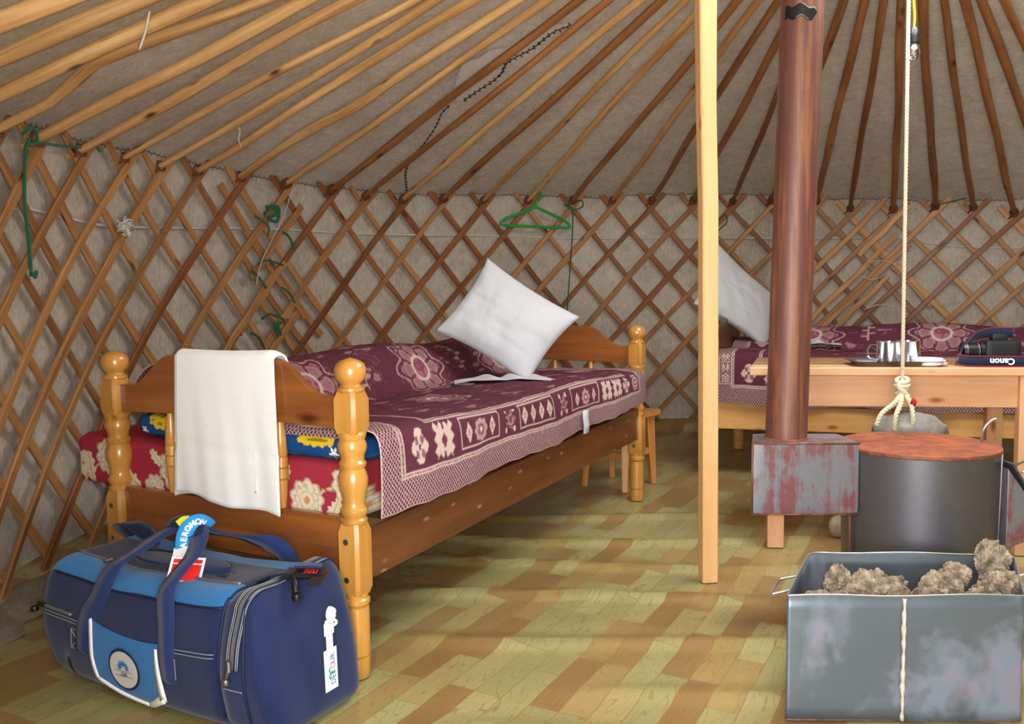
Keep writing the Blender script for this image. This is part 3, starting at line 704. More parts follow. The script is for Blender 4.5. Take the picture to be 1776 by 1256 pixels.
# ------------------------------------------------------------------ green coat hanger
hg = wp(115.0, 0, RW - .05); ta = np.array([sin(radians(115)), -cos(radians(115)), 0]); hx = lambda u, z, d=0: hg * [1, 1, 0] + ta * u + np.array([0, 0, z]) + np.array([-cos(radians(115)), -sin(radians(115)), 0]) * d
h0 = hx(0, 1.35); mb = MB()
mb.tube(spline([hx(-.20, 1.395), hx(-.235, 1.372), hx(-.225, 1.352), hx(-.1, 1.348), hx(.1, 1.344), hx(.225, 1.344), hx(.238, 1.36), hx(.20, 1.39), hx(.10, 1.43), hx(.02, 1.462), hx(0, 1.466), hx(-.02, 1.462), hx(-.1, 1.43), hx(-.2, 1.395)], 5) - h0, .0085, 8)
hb_ = mb.build('hanger_frame', M_HANG, None, smooth=True, fix=False)
hgr = empty('coat_hanger', tuple(h0), label='green plastic coat hanger hooked over a roof pole foot', cat='coat hanger'); hb_.parent = hgr
mb = MB(); mb.tube(spline([hx(0, 1.462), hx(.004, 1.50), hx(.03, 1.525), hx(.03, 1.545, .02), hx(0, 1.565, .03), hx(-.025, 1.56, .03), hx(-.03, 1.545, .03)], 6) - h0, .0075, 8); mb.build('hook', M_HANG, hgr, smooth=True, fix=False)

# ------------------------------------------------------------------ wooden pillar under the crown
pil = empty('wooden_pillar', (.628, 2.745, 0), label='tall square pale wooden pillar standing on the floor between bed and stove', cat='pillar')
pts = [(0, 0, 0), (-.002, 0, .5), (-.006, 0, 1.2), (-.014, 0, 1.5), (-.018, 0, 1.9), (-.026, 0, 2.3)]
mb = MB(); rings = []
for x, y, z in pts:
    w2 = .0255 if z < 1.55 else .028; c_ = .004
    sec = [(-w2 + c_, -w2), (w2 - c_, -w2), (w2, -w2 + c_), (w2, w2 - c_), (w2 - c_, w2), (-w2 + c_, w2), (-w2, w2 - c_), (-w2, -w2 + c_)]
    rings.append([(x + u * cos(.12) - v * sin(.12), y + u * sin(.12) + v * cos(.12), z) for u, v in sec])
mb.sweep(rings); mb.build('shaft', W_PILLAR, pil)

# ------------------------------------------------------------------ beds
def turned(z0, z1, kind):
    L = z1 - z0; p = []
    def add(t, r): p.append((r, z0 + L * t))
    if kind == 'mid':
        for t, r in [(0, .030), (.02, .033), (.05, .033), (.07, .028), (.10, .031), (.13, .034), (.16, .034), (.19, .029), (.24, .027), (.33, .031), (.42, .036), (.50, .037), (.56, .033), (.60, .029), (.63, .033), (.66, .034), (.69, .029), (.74, .029), (.80, .035), (.86, .036), (.91, .031), (.94, .034), (.97, .035), (1, .031)]: add(t, r)
    elif kind == 'low':
        for t, r in [(0, .026), (.02, .029), (.16, .030), (.24, .0305), (.25, .026), (.27, .031), (.75, .0315), (.83, .031), (.84, .026), (.87, .033), (.92, .034), (.94, .029), (1, .031)]: add(t, r)
    else:
        for t, r in [(0, .031), (.05, .034), (.12, .034), (.16, .027), (.22, .024), (.28, .028), (.38, .035), (.52, .0385), (.68, .0385), (.82, .034), (.92, .024), (.98, .010), (1, .001)]: add(t, r)
    return p
def squareblock(mb, x, y, z0, z1, w, ch=.008):
    rings = []
    for z, k in ((z0, .84), (z0 + .018, 1), (z1 - .022, 1), (z1, .80)):
        w2 = w / 2 * k; c_ = ch if k == 1 else w2 * .30
        sec = [(-w2 + c_, -w2), (w2 - c_, -w2), (w2, -w2 + c_), (w2, w2 - c_), (w2 - c_, w2), (-w2 + c_, w2), (-w2, w2 - c_), (-w2, -w2 + c_)]
        rings.append([(x + u, y + v, z) for u, v in sec])
    mb.sweep(rings)
def make_post(parent, x, y, z_off=0.0, mt=None):
    mb = MB()
    mb.lathe(turned(0, .215 + z_off, 'low'), 20, (x, y, 0)); squareblock(mb, x, y, .21 + z_off, .39 + z_off, .064)
    mb.lathe(turned(.385 + z_off, .612 + z_off, 'mid'), 20, (x, y, 0)); squareblock(mb, x, y, .605 + z_off, .712 + z_off, .067)
    mb.lathe(turned(.708 + z_off, .79 + z_off, 'top'), 24, (x, y, 0))
    po = mb.build('post', mt or W_POST, parent, smooth=35)
    for z in (.345, .251):
        mb = MB(); mb.tube([(x - .034, y + .002, z + z_off), (x - .030, y + .002, z + z_off)], .0075, 12); mb.build('bolt', M_BOLT, po, smooth=30)
    return po
def board_outline(y0, y1, zb, zs, zt, nn=14):
    """scalloped board: low shoulders zs, raised middle zt"""
    out = [(y0, zb)]
    mid = (y0 + y1) / 2; out += [(y0 + (y1 - y0) * t, zb + .010 * sin(pi * t) ) for t in np.linspace(.1, .9, 9)]
    out += [(y1, zb), (y1, zs)]
    W_ = y1 - y0
    for t in np.linspace(0, 1, nn): out.append((y1 - W_ * (.06 + .20 * t), zs + (zt - zs) * (t * t * (3 - 2 * t)) ))
    for t in np.linspace(0, 1, 6): out.append((y1 - W_ * (.28 + .44 * t), zt + .004 * sin(pi * t)))
    for t in np.linspace(1, 0, nn): out.append((y0 + W_ * (.06 + .20 * t), zs + (zt - zs) * (t * t * (3 - 2 * t))))
    out.append((y0, zs)); return out
def spindle(parent, x, y, z0, z1, mt):
    L = z1 - z0; prof = [(.007, 0), (.011, .05), (.014, .2), (.0165, .34), (.014, .345), (.0175, .36), (.018, .47), (.015, .475), (.0185, .49), (.018, .6), (.0150, .605), (.0175, .62), (.015, .8), (.011, .95), (.008, 1)]
    mb = MB(); mb.lathe([(r, z0 + t * L) for r, t in prof], 14, (x, y, 0)); mb.build('spindle', mt, parent, smooth=40)
def make_bed(origin, rz, L, W_, label, post_m, panel_m, rail_m, rail_z, group='beds'):
    bd = empty('bed', origin, rz, label, 'bed', group)
    for x, y in ((0, 0), (0, W_), (L, 0), (L, W_)): make_post(bd, x, y, 0, post_m)
    for x, nm in ((0, 'footboard'), (L, 'headboard')):
        mb = MB(); mb.prism(board_outline(.028, W_ - .028, .615, .695, .782), .022, lambda a, d, z: (x + d, a, z)); mb.build(nm, panel_m, bd, bevel=.003)
        mb = MB(); mb.box((x, W_ / 2, .331), (.022, W_ - .05, .136), .004); mb.build('end_panel', panel_m, bd)
        for y in (.23, .63) if x == 0 else (.22, .40, .62): spindle(bd, x, y * W_ / .85, .395, .622, post_m)
    (za0, za1), (zb0, zb1) = rail_z
    for y in (-.005, W_ + .005):
        mb = MB(); rings = []
        for x, z0, z1 in ((.028, za0, za1), (L * .5, (za0 + zb0) / 2, (za1 + zb1) / 2), (L - .028, zb0, zb1)):
            t = .012; c_ = .003
            rings.append([(x, y - t + c_, z0), (x, y + t - c_, z0), (x, y + t, z0 + c_), (x, y + t, z1 - c_), (x, y + t - c_, z1), (x, y - t + c_, z1), (x, y - t, z1 - c_), (x, y - t, z0 + c_)])
        mb.sweep(rings); mb.build('side_rail', rail_m, bd)
    for k in range(9):
        mb = MB(); x = .12 + k * (L - .24) / 8; mb.bar((x, .01, .345), (x, W_ - .01, .345), .07, .018); mb.build('bed_slat', W_PINE, bd)
    return bd
BA = radians(61.796)
bed1 = make_bed((-.390, 2.074, 0), BA, 2.0, .852, 'varnished orange-brown wooden bed with turned posts in the foreground', W_POST, W_PANEL, W_RAIL, ((.235, .366), (.282, .421)))
BB = radians(-24.6)
bed2 = make_bed((1.0, 4.33, 0), BB, 1.95, .80, 'pale pine bed standing along the far wall behind the table', W_PINE2, W_DARK, W_PINE2, ((.245, .376), (.279, .378)))

# ------------------------------------------------------------------ painted textiles
def ell(x, y, cx, cy, a, b): return ((x - cx) / a) ** 2 + ((y - cy) / b) ** 2
def put(c, mask, col):
    c[mask] = lin(col)
def bloom(c, x, y, cx, cy, r, rot=0, petal='#d8cbb0', edge='#b39f80', heart='#c48a5c', n=9):
    dx, dy = x - cx, y - cy; th = np.arctan2(dy, dx) + rot; d = np.hypot(dx, dy)
    for k, (q, col) in enumerate([(1.0, petal), (.72, petal), (.45, petal)]):
        rad = r * q * (.82 + .18 * np.abs(np.cos(n / 2 * th + k)))
        put(c, d < rad, edge); put(c, d < rad * .90, col)
    put(c, d < r * .17, heart)
    rim = (np.abs(np.sin(n / 2 * th)) < .10) & (d < r * .85) & (d > r * .2); put(c, rim, edge)
def leaf(c, x, y, cx, cy, a, ln, wd, col='#d2c6a6', rib='#a4936c'):
    u = (x - cx) * cos(a) + (y - cy) * sin(a); v = -(x - cx) * sin(a) + (y - cy) * cos(a)
    w_ = wd * np.sqrt(np.clip(1 - (2 * u / ln - 1) ** 2, 0, 1)) * (1 + .25 * np.sin(u / ln * 22)); m_ = (u > 0) & (u < ln) & (np.abs(v) < w_)
    put(c, m_, col); put(c, m_ & (np.abs(v) < wd * .10), rib)
def box_face_uv(V):
    return V[:, 0], V[:, 1], V[:, 2]
# lower floral mattress: sticks out past the back post
mt1 = empty('floral_mattress', (-.390, 2.074, 0), BA, 'red mattress with big cream flowers, lowest on the near bed, sticking out past the post', 'mattress')
mb = roundbox((.018, .035, .37), (1.955, 1.075, .522), .03, (.03, .0032, .0032), deform=lambda Q: Q + np.stack([0 * Q[..., 0], 0 * Q[..., 0], .006 * np.sin(Q[..., 1] * 9) * (Q[..., 2] > .45) + .012 * sm(Q[..., 1], .5, 1.05)], -1))
o = mb.build('cover', P_CLOTH, mt1, smooth=True); V = verts_of(o); x, y, z = V.T
c_ = np.tile(lin('#9e2c3c'), (len(V), 1)); fx, fy = y, z + x * .8
for (cy_, cz_, r_) in [(.165, .435, .058), (.03, .49, .055), (.64, .475, .070), (.73, .41, .045), (.92, .49, .060), (.30, .41, .05), (.45, .49, .055), (1.04, .46, .042), (.245, .505, .03)]:
    bloom(c_, fx, fy, cy_, cz_, r_, cy_ * 7)
for (cy_, cz_, a_, l_, w_) in [(.24, .49, .4, .10, .016), (.10, .40, 2.4, .06, .014), (.79, .41, .5, .09, .02), (.52, .42, 2.6, .09, .016), (1.0, .41, 1.4, .09, .02), (.06, .45, -1.1, .06, .012), (.55, .50, .3, .05, .014), (.84, .44, -.6, .05, .02), (.7, .48, .8, .06, .014), (.37, .46, 2.2, .07, .016)]:
    leaf(c_, fx, fy, cy_, cz_, a_, l_, w_)
for (x0_, s_) in [(.3, 1), (.7, 1), (1.1, 1), (1.5, 1), (1.8, 1)]:
    m_ = y < .1; cc = c_[m_]; bloom(cc, x[m_], z[m_], x0_, .44, .05); c_[m_] = cc
st = (np.abs(fy - (.44 + .035 * np.sin(fx * 22))) < .0035); put(c_, st & (c_[:, 1] < .1), '#c8b890')
set_col(o, c_)
# upper blue mattress with yellow shapes and stars
mt2 = empty('blue_mattress', (-.390, 2.074, 0), BA, 'blue printed quilt mattress with yellow shapes and stars, between bedcover and red mattress', 'mattress')
mb = roundbox((.02, .005, .518), (1.95, .80, .584), .03, (.03, .0035, .0032), deform=lambda Q: Q + np.stack([0 * Q[..., 0], 0 * Q[..., 0], (.02 * sm(Q[..., 1], .3, .8) + .008) * (1 - sm(Q[..., 0], .04, .12)) - .022 * sm(Q[..., 0], .10, .2) * (Q[..., 2] > .56)], -1))
o = mb.build('cover', P_CLOTH, mt2, smooth=True); V = verts_of(o); x, y, z = V.T; c_ = np.tile(lin('#14437c'), (len(V), 1))
fy = z - .02 * sm(y, .3, .8)
def star(cx_, cy_, r_):
    th = np.arctan2(fy - cy_, y - cx_) + .3; d = np.hypot(fy - cy_, y - cx_); put(c_, d < r_ * (.62 + .38 * np.cos(5 * th)), '#e8e6da')
for (a_, b_, w_, h_) in [(.13, .577, .06, .016), (.10, .590, .03, .012), (.17, .583, .02, .02), (.70, .568, .035, .017), (.73, .585, .02, .010), (.62, .575, .02, .012), (.45, .57, .05, .015), (.30, .58, .03, .012)]:
    put(c_, ell(y, fy, a_, b_, w_, h_) < 1 + .35 * np.sin(y * 240) , '#d8b51c')
for (a_, b_, w_, h_) in [(.13, .577, .035, .004), (.70, .566, .012, .005)]: put(c_, ell(y, fy, a_, b_, w_, h_) < 1, '#8a7a14')
for p in [(.075, .548, .016), (.765, .543, .013), (.56, .545, .012), (.35, .55, .012)]: star(*p)
top_ = (fy > .588) & (y > .60) & (x < .05); chk = ((np.floor(y * 160) + np.floor(fy * 220)) % 2 == 0); put(c_, top_, '#2a2c24'); put(c_, top_ & chk, '#b9b468'); put(c_, (fy > .585) & (y > .66) & (y < .73) & (x < .06), '#8a6a58')
put(c_, (np.abs(fy - .535 - .005 * np.sin(y * 30)) < .002), '#2f6a4a')
set_col(o, c_)

# woven bedcover: one draped cloth with its pattern woven in
def cover_pattern(s, t, L, T, seed=0):
    """s along the bed from the near end, t across from the front hem; returns colour and net mask"""
    n = len(s); c = np.tile(lin('#5a2c3b'), (n, 1)); net = np.zeros(n)
    cream, cream2, dark = '#cfb8ac', '#b39490', '#4a1a26'
    e = np.minimum.reduce([t, s, L - s]); tb = np.minimum(t, T - t)
    inner = np.minimum(np.minimum(s, L - s), t)                    # distance from the hem
    net[inner < .078] = 1.0
    put(c, inner < .004, cream)
    for a, w in ((.082, .0022), (.092, .0022), (.214, .002), (.224, .003)):
        put(c, np.abs(inner - a) < w, cream)
    bd_ = (inner > .084) & (inner < .091); put(c, bd_ & (np.floor((s + t) * 170) % 2 == 0), cream2)
    # front band
    band = (t > .10) & (t < .208) & (s > .115)
    k = 0; s0 = .14; q = t - .154
    def motifX(cx):
        dx = s - cx; ax_ = np.abs(dx); aq = np.abs(q); tr_ = lambda u: np.abs(np.mod(u, 2) - 1)
        outer = .050 - .013 * tr_(q / .017 + .5); m1 = band & (ax_ < outer) & (aq < .050 - .012 * tr_(dx / .0125)); hole = (ax_ / .015 + aq / .026) < 1
        put(c, m1, cream); put(c, m1 & hole, '#6a3040'); put(c, m1 & hole & (np.mod(q * 400, 2) > 1.1), cream2); put(c, m1 & (ax_ < .006) & (aq > .030), '#5a2c3b')
    def flower4(cx):
        th = np.arctan2(q, s - cx); d = np.hypot((s - cx) * 1.25, q); r = .047 * (.72 + .28 * np.abs(np.cos(2 * th + pi / 2 * 0))); put(c, band & (d < r), cream)
        for a in (pi / 4, 3 * pi / 4, 5 * pi / 4, 7 * pi / 4): put(c, ell(s, q, cx + .018 * cos(a), .028 * sin(a), .008, .013) < 1, '#8d6468')
        put(c, ell(s, q, cx, 0, .005, .008) < 1, dark); put(c, (np.abs(np.abs(s - cx) - np.abs(q) * .7) < .0016) & band & (d < r), '#7a4a52')
    def diamond(cx, a=.018, b=.034, col=cream):
        d = np.abs(s - cx) / a + np.abs(q) / b; put(c, band & (d < 1), col); put(c, band & (d < .45), '#9a7478'); put(c, band & (d < .2), cream)
    def frame(x0, x1):
        m_ = (s > x0) & (s < x1) & (t > .108) & (t < .203); inn = (s > x0 + .005) & (s < x1 - .005) & (t > .1125) & (t < .1985); put(c, m_ & ~inn, cream)
    def butterfly(cx):
        th = np.arctan2(q, s - cx); d = np.hypot((s - cx) * 1.2, q); r = .042 * (.7 + .3 * np.cos(3 * th) ** 2 * np.sign(np.cos(5 * th))); put(c, band & (d < r), cream2); put(c, band & (d < r * .86), '#7c4550'); put(c, band & (d < r * .6), cream2); put(c, band & (d < r * .4), '#6e3744')
        put(c, band & (np.abs(np.abs(s - cx) - .026) < .006) & (np.abs(np.abs(q) - .036) < .008), cream)
    per = [('f', .165), ('x', .285), ('P', .37, .60), ('b', .665), ('Q', .73, .98), ('b', 1.06), ('P', 1.13, 1.39), ('x', 1.47), ('x', 1.58), ('f', 1.68), ('P', 1.76, L - .12)]
    for m_ in per:
        if m_[0] == 'f': flower4(m_[1])
        elif m_[0] == 'x': motifX(m_[1])
        elif m_[0] == 'b': butterfly(m_[1])
        else:
            frame(m_[1], m_[2]); w_ = m_[2] - m_[1]; md = (m_[1] + m_[2]) / 2
            if m_[0] == 'P':
                diamond(m_[1] + w_ * .2); diamond(m_[1] + w_ * .8)
                th = np.arctan2(q, s - md); d = np.hypot(s - md, q); r = .038 * (.8 + .2 * np.abs(np.cos(4 * th))); put(c, band & (d < r), cream2); put(c, band & (d < r * .55), '#8a5560'); put(c, band & (d < r * .25), cream)
            else:
                for k_ in (.14, .38, .62, .86): diamond(m_[1] + w_ * k_, .022 if k_ in (.14, .86) else .019, .036)
    # side band across the near end and the far end
    for s_ in (s, L - s):
        bnd = (s_ > .10) & (s_ < .208) & (t > .25)
        f = np.mod(t, .30); put(c, bnd & (np.abs(s_ - .154) + np.abs(f - .15) * .6 < .045), cream2)
    # field: fine ground, streaky cloud motifs and big medallions
    fld = (inner > .235)
    g = wob(s, t * 2.4, 20, seed + 1) ; put(c, fld & (g > .62), '#9b7176')
    put(c, fld & (np.abs(g - .30) < .035), '#84525b')
    for cx_, ct_, r in [(.40, .80, .135), (1.02, .80, .125), (1.62, .80, .135), (.72, .50, .09), (1.32, .5, .09)]:
        dx, dt_ = s - cx_, t - ct_; th = np.arctan2(dt_, dx); d = np.hypot(dx, dt_)
        R1 = r * (.86 + .14 * np.cos(8 * th)); m_ = d < R1
        put(c, (d < R1 * 1.28), '#5a2c3b'); put(c, np.abs(d - R1 * 1.22) < .005, cream2); put(c, m_, '#a07c7e')
        for k_ in range(8):
            a = k_ * pi / 4; px, pt = cx_ + r * .62 * cos(a), ct_ + r * .62 * sin(a)
            e_ = np.hypot(s - px, t - pt); put(c, np.abs(e_ - r * .27) < .0030, '#5c2834'); put(c, e_ < r * .15, '#98686f')
        put(c, np.abs(d - r * .36) < .006, cream); put(c, d < r * .30, '#7d4b58'); put(c, (d < r * .28) & (wob(s, t, 60, 3) > .1), '#a96a74')
    for cx_ in (.13 + .55, 1.31, .10, 1.9):
        u, v = s - cx_, t - .83
        for k_ in range(5):
            put(c, ell(u, v, .018 * ((k_ % 2) * 2 - 1), -.05 + k_ * .025, .016, .007) < 1, cream2)
        put(c, (np.abs(u) < .003) & (np.abs(v) < .07), cream2)
    put(c, np.abs(t - (T - .16)) < .003, cream2)
    dg_ = wob(s * 9, t * 9, 4, 2)
    return c, net
def make_cover(origin, rz, L, s0, s1, zt, hem0, hem1, yf, roll_y, roll_h, name_label, group, ns=430, seed=0, s_roll_end=2.15, roll_start=-.1):
    path = [(yf - .004, hem0), (yf - .006, hem0 + .06), (yf - .004, zt - .05), (yf + .006, zt - .015), (yf + .03, zt), (yf + .12, zt + .004), (roll_y - .2, zt - .004), (roll_y - .07, zt - .006), (roll_y - .03, zt + .010), (roll_y - .005, zt + .05), (roll_y + .03, zt + roll_h * .72), (roll_y + .09, zt + roll_h * .97), (roll_y + .17, zt + roll_h), (roll_y + .25, zt + roll_h * .93), (roll_y + .31, zt + roll_h * .6), (roll_y + .33, zt + .03)]
    Q = spline(path, 12); l_ = np.zeros(len(Q)); l_[1:] = np.cumsum(np.linalg.norm(np.diff(Q, axis=0), axis=1)); T = l_[-1]
    nt_ = int(T / .0048); tt = np.linspace(0, T, nt_); yy = np.interp(tt, l_, Q[:, 0]); zz_ = np.interp(tt, l_, Q[:, 1])
    ss = np.linspace(s0, s1, ns); S, TT = np.meshgrid(ss, tt, indexing='ij'); Yg = np.tile(yy, (ns, 1)); Zg = np.tile(zz_, (ns, 1))
    hem = hem0 + (hem1 - hem0) * (S - s0) / (s1 - s0) + .004 * np.sin(S * 11) + .002 * np.sin(S * 47)
    tf = np.clip(1 - (Zg - hem0) / (zt - .02 - hem0), 0, 1) * (Yg < yf + .03)
    Zg = Zg + (hem - hem0) * tf
    # roll fades out towards the far end and sags in places
    fade = (1 - sm(S, s_roll_end - .35, s_roll_end)) * sm(S, roll_start - .01, roll_start + .12); rz_ = np.clip((Zg - zt - .008) / roll_h, 0, 1.2) * (Yg > roll_y - .08)
    Zg = Zg - rz_ * roll_h * (1 - fade) * .80 + rz_ * .012 * np.sin(S * 7 + 1)
    wr = .0035 * wob(S * 1.0, Yg * 1.4, 13, 2 + seed) + .0016 * wob(S, Yg, 46, 5 + seed)
    Zg = Zg + wr * (Yg > yf + .01) * 1.0 + (.007 * np.sin(S * 5.5 + .6)) * (Yg > yf) * (Yg < roll_y)
    Yg = Yg + (tf * (.006 * np.sin(S * 9 + 2) + .003 * np.sin(S * 23)) - .004 * tf) + rz_ * .006 * np.sin(S * 13)
    cv = empty('bedcover', origin, rz, name_label, 'bedcover', group)
    mb = MB(); mb.grid(np.stack([S, Yg, Zg], -1), uv=np.stack([S, TT], -1)); o = mb.build('cloth', P_COVER, cv, smooth=True, fix=False)
    c_, net = cover_pattern(S.ravel() - s0, TT.ravel(), s1 - s0, T, seed); set_col(o, c_)
    a = o.data.attributes.new('net', 'FLOAT', 'POINT'); a.data.foreach_set('value', net.astype(np.float32))
    b_ = o.modifiers.new('solid', 'SOLIDIFY'); b_.thickness = .003; b_.offset = -1
    return cv
cv1 = make_cover((-.390, 2.074, 0), BA, 2.0, .045, 1.968, .600, .386, .452, -.048, .52, .142, 'woven maroon and cream bedcover draped over the near bed, torn at its front edge', 'maroon bedcovers')
mb = MB(); rows = [[(.044 - .012 * min(1, v * 3), y_, .6055 - .026 * v + .002 * sin(y_ * 30)) for v in np.linspace(0, 1, 6)] for y_ in np.linspace(.012, .52, 60)]; mb.grid(np.array(rows), uv=np.array([[(y_, .02 + .03 * v) for v in np.linspace(0, 1, 6)] for y_ in np.linspace(.012, .52, 60)])); fo = mb.build('end_flap', P_COVER, cv1, smooth=True, fix=False, solid=.002); set_col(fo, np.tile(lin('#5a2c3b'), (len(fo.data.vertices), 1))); a_ = fo.data.attributes.new('net', 'FLOAT', 'POINT'); a_.data.foreach_set('value', np.ones(len(fo.data.vertices), dtype=np.float32))
mb = MB(); mb.grid(np.array([[(s_, -.066 - .002 * (k % 2), z_) for z_ in (.418, .45, .478, .505)] for k, s_ in enumerate((1.252, 1.268, 1.284, 1.296))]) + np.array([[[.0, 0, 0], [.004, 0, 0], [-.006, 0, 0], [-.004, 0, 0]]] * 4)); o = mb.build('torn_patch', M_WHITE, cv1, smooth=True, fix=False, solid=.002); o['label'] = 'white lining showing through the tear'
cv2 = make_cover((1.0, 4.33, 0), BB, 1.95, .03, 1.92, .628, .375, .385, -.040, .46, .115, 'woven maroon bedcover on the far bed, with characters at its end', 'maroon bedcovers', ns=400, seed=3, s_roll_end=2.6, roll_start=.2)
# woven characters in a frame at the near corner of the far cover
def cover_char(ch, s_, z_, sz):
    text('woven_character', ch, sz, M_CREAM, cv2, frame_m((s_, -.068, z_), (1, 0, 0), (0, 0, 1)), .0006)
for ch, z_ in (('金', .505), ('林', .555), ('然', .60)): cover_char(ch, .085, z_, .048)
mb = MB()
for a_, b_ in (((.055, .478), (.115, .478)), ((.115, .478), (.115, .61)), ((.055, .478), (.055, .61))): mb.bar((a_[0], -.068, a_[1]), (b_[0], -.068, b_[1]), .003, .0015, up=(0, 1, 0))
mb.build('woven_frame', M_CREAM, cv2)

# ------------------------------------------------------------------ pillows
def make_pillow(name, tl, tr, br, bl, thick, label, normal, n=44, seed=0, group='white pillows'):
    """corners in world coordinates; inflated pillow-case with pointed corners and seam"""
    A, B_, C_, D = (np.array(p, float) for p in (tl, tr, br, bl)); cen = (A + B_ + C_ + D) / 4; nr = np.array(normal, float); nr /= np.linalg.norm(nr)
    pl = empty(name, tuple(cen), label=label, cat='pillow', group=group)
    u = np.linspace(0, 1, n); U, V = np.meshgrid(u, u, indexing='ij')
    pin = .045
    mb = MB()
    for sgn in (1, -1):
        a = np.abs(2 * U - 1); b_ = np.abs(2 * V - 1)
        infl = (np.clip(1 - a ** 2.4, 0, 1) * np.clip(1 - b_ ** 2.4, 0, 1)) ** .52
        # edges pulled in between the corners
        Ue = .5 + (U - .5) * (1 - pin * 2 * (1 - b_ ** 2)); Ve = .5 + (V - .5) * (1 - pin * 2 * (1 - a ** 2))
        P = (A[None, None] * ((1 - Ue) * (1 - Ve))[..., None] + B_ * (Ue * (1 - Ve))[..., None] + C_ * (Ue * Ve)[..., None] + D * ((1 - Ue) * Ve)[..., None])
        w_ = wob(U * 1.2 + seed, V * 1.2, 7, 3 + seed) * .012 + .006 * wob(U, V, 18, 8 + seed)
        P = P + nr * ((infl * thick / 2 + w_ * infl) * sgn)[..., None] - cen
        mb.grid(P, flip=sgn < 0)
    o = mb.build('pillowcase', M_WHITE, pl, smooth=True)
    return pl
make_pillow('pillow', (-.094, 3.52, 1.083), (.278, 3.50, .838), (.06, 3.34, .585), (-.300, 3.38, .797), .15, 'plump white pillow standing on one corner on the near bed', (-.1, -1, .35))
make_pillow('pillow', (1.135, 4.82, 1.21), (1.52, 4.92, .88), (1.40, 4.70, .60), (.975, 4.66, .865), .17, 'white pillow propped on the far bed behind pillar and stove pipe', (-.25, -1, .3), seed=2)
# folded white cloths beneath the pillows
def small_cloth(name, x0, x1, y0, y1, z, label, amp, seed, rz, org):
    e = empty(name, org, rz, label, 'cloth', 'white cloths on the beds'); n = 60; m_ = 14
    X, Y_ = np.meshgrid(np.linspace(x0, x1, n), np.linspace(y0, y1, m_), indexing='ij')
    env = sm(X, x0 - .02, x0 + .08) * (1 - .7 * sm(X, x1 - .12, x1))
    Z = z + amp * env * (.5 + .5 * np.sin(X * 48 + 2 * np.sin(X * 13) + Y_ * 14)) * sm(Y_, y0 - .01, y0 + .03) + .010 * env
    Yw = Y_ + .012 * np.sin(X * 40) + .008 * np.sin(X * 19 + 1)
    mb = MB(); mb.grid(np.stack([X, Yw, Z], -1)); mb.grid(np.stack([X, Yw + .004, Z * 0 + z - .004], -1), flip=True)
    mb.build('fabric', M_WHITE, e, smooth=True, fix=False); return e
small_cloth('white_cloth', -.21, .19, -.05, .07, .004, 'crumpled white cloth lying flat under the corner of the near pillow', .013, 0, radians(4), (-.01, 3.27, .600))
small_cloth('white_cloth', -.10, .13, -.05, .05, .004, 'small white cloth on the far bed beside the stove pipe', .022, 1, radians(-8), (1.58, 4.52, .64))

# ------------------------------------------------------------------ towel over the footboard
tw = empty('towel', (-.390, 2.074, 0), BA, 'white terry towel hanging folded over the footboard of the near bed', 'towel')
y0, y1 = .615, .215; ny = 90
def towel_sheet(zf_l, zf_r, xoff, name, yl, yr, back, kk=0):
    prof = [( -.018 - xoff, 0.0), (-.019 - xoff, .45), (-.020 - xoff, .93)]
    rows = []
    for i in range(ny + 1):
        t = i / ny; ytop = yl + (yr - yl) * t; zt = .797 - .004 * sin(pi * t) + xoff; zb = zf_l + (zf_r - zf_l) * t + .006 * sin(t * 9)
        # top edge follows the board's raised middle, falls at its right end
        zt = zt - .004 * (1 - t) - (.012 * max(0, (t - .90) / .1) ** 2)
        row = []
        nz = 40
        for j in range(nz):
            v = j / (nz - 1); z = zb + (zt - .014 - zb) * v; wv = (1 - v) * (.0045 * sin(t * 9 + 1 + kk) + .0012 * sin(t * 31 + v * 4)) + (.0022 if abs(v - .36) < .035 else 0)
            yb = ytop + (1 - v) * (.02 * (t - .5) * -1.0 - .012 * t)
            row.append((-.018 - xoff - .010 * (1 - v) + wv - (.006 * (1 - v)), yb, z))
        for j in range(1, 9):
            a = pi * j / 8; row.append((-(.018 + xoff) * cos(a), ytop, zt - .014 + (.014) * sin(a)))
        for j in range(1, 16):
            v = j / 15; row.append((.018 + xoff + .004 * sin(t * 14), ytop, zt - .014 - v * back))
        rows.append(row)
    mb = MB(); mb.grid(np.array(rows)); o = mb.build(name, M_TOWEL, tw, smooth=True, fix=False, solid=.005); return o
towel_sheet(.415, .386, .006, 'outer_layer', .568, .222, .10)
towel_sheet(.400, .435, -.001, 'inner_layer', .582, .30, .12, 0)
mb = MB()
for k in range(2): mb.grid(np.array([[(-.0345 - .002 * k, .60 - .37 * t, .535 - .02 * t + .004 * v + k * .022 - .004 * sin(t * 6)) for v in (0, 1)] for t in np.linspace(0, 1, 30)]))

# ------------------------------------------------------------------ stool behind the near bed
st = empty('stool', (.512, 4.158, 0), radians(-40), 'small low wooden stool behind the head of the near bed', 'stool')
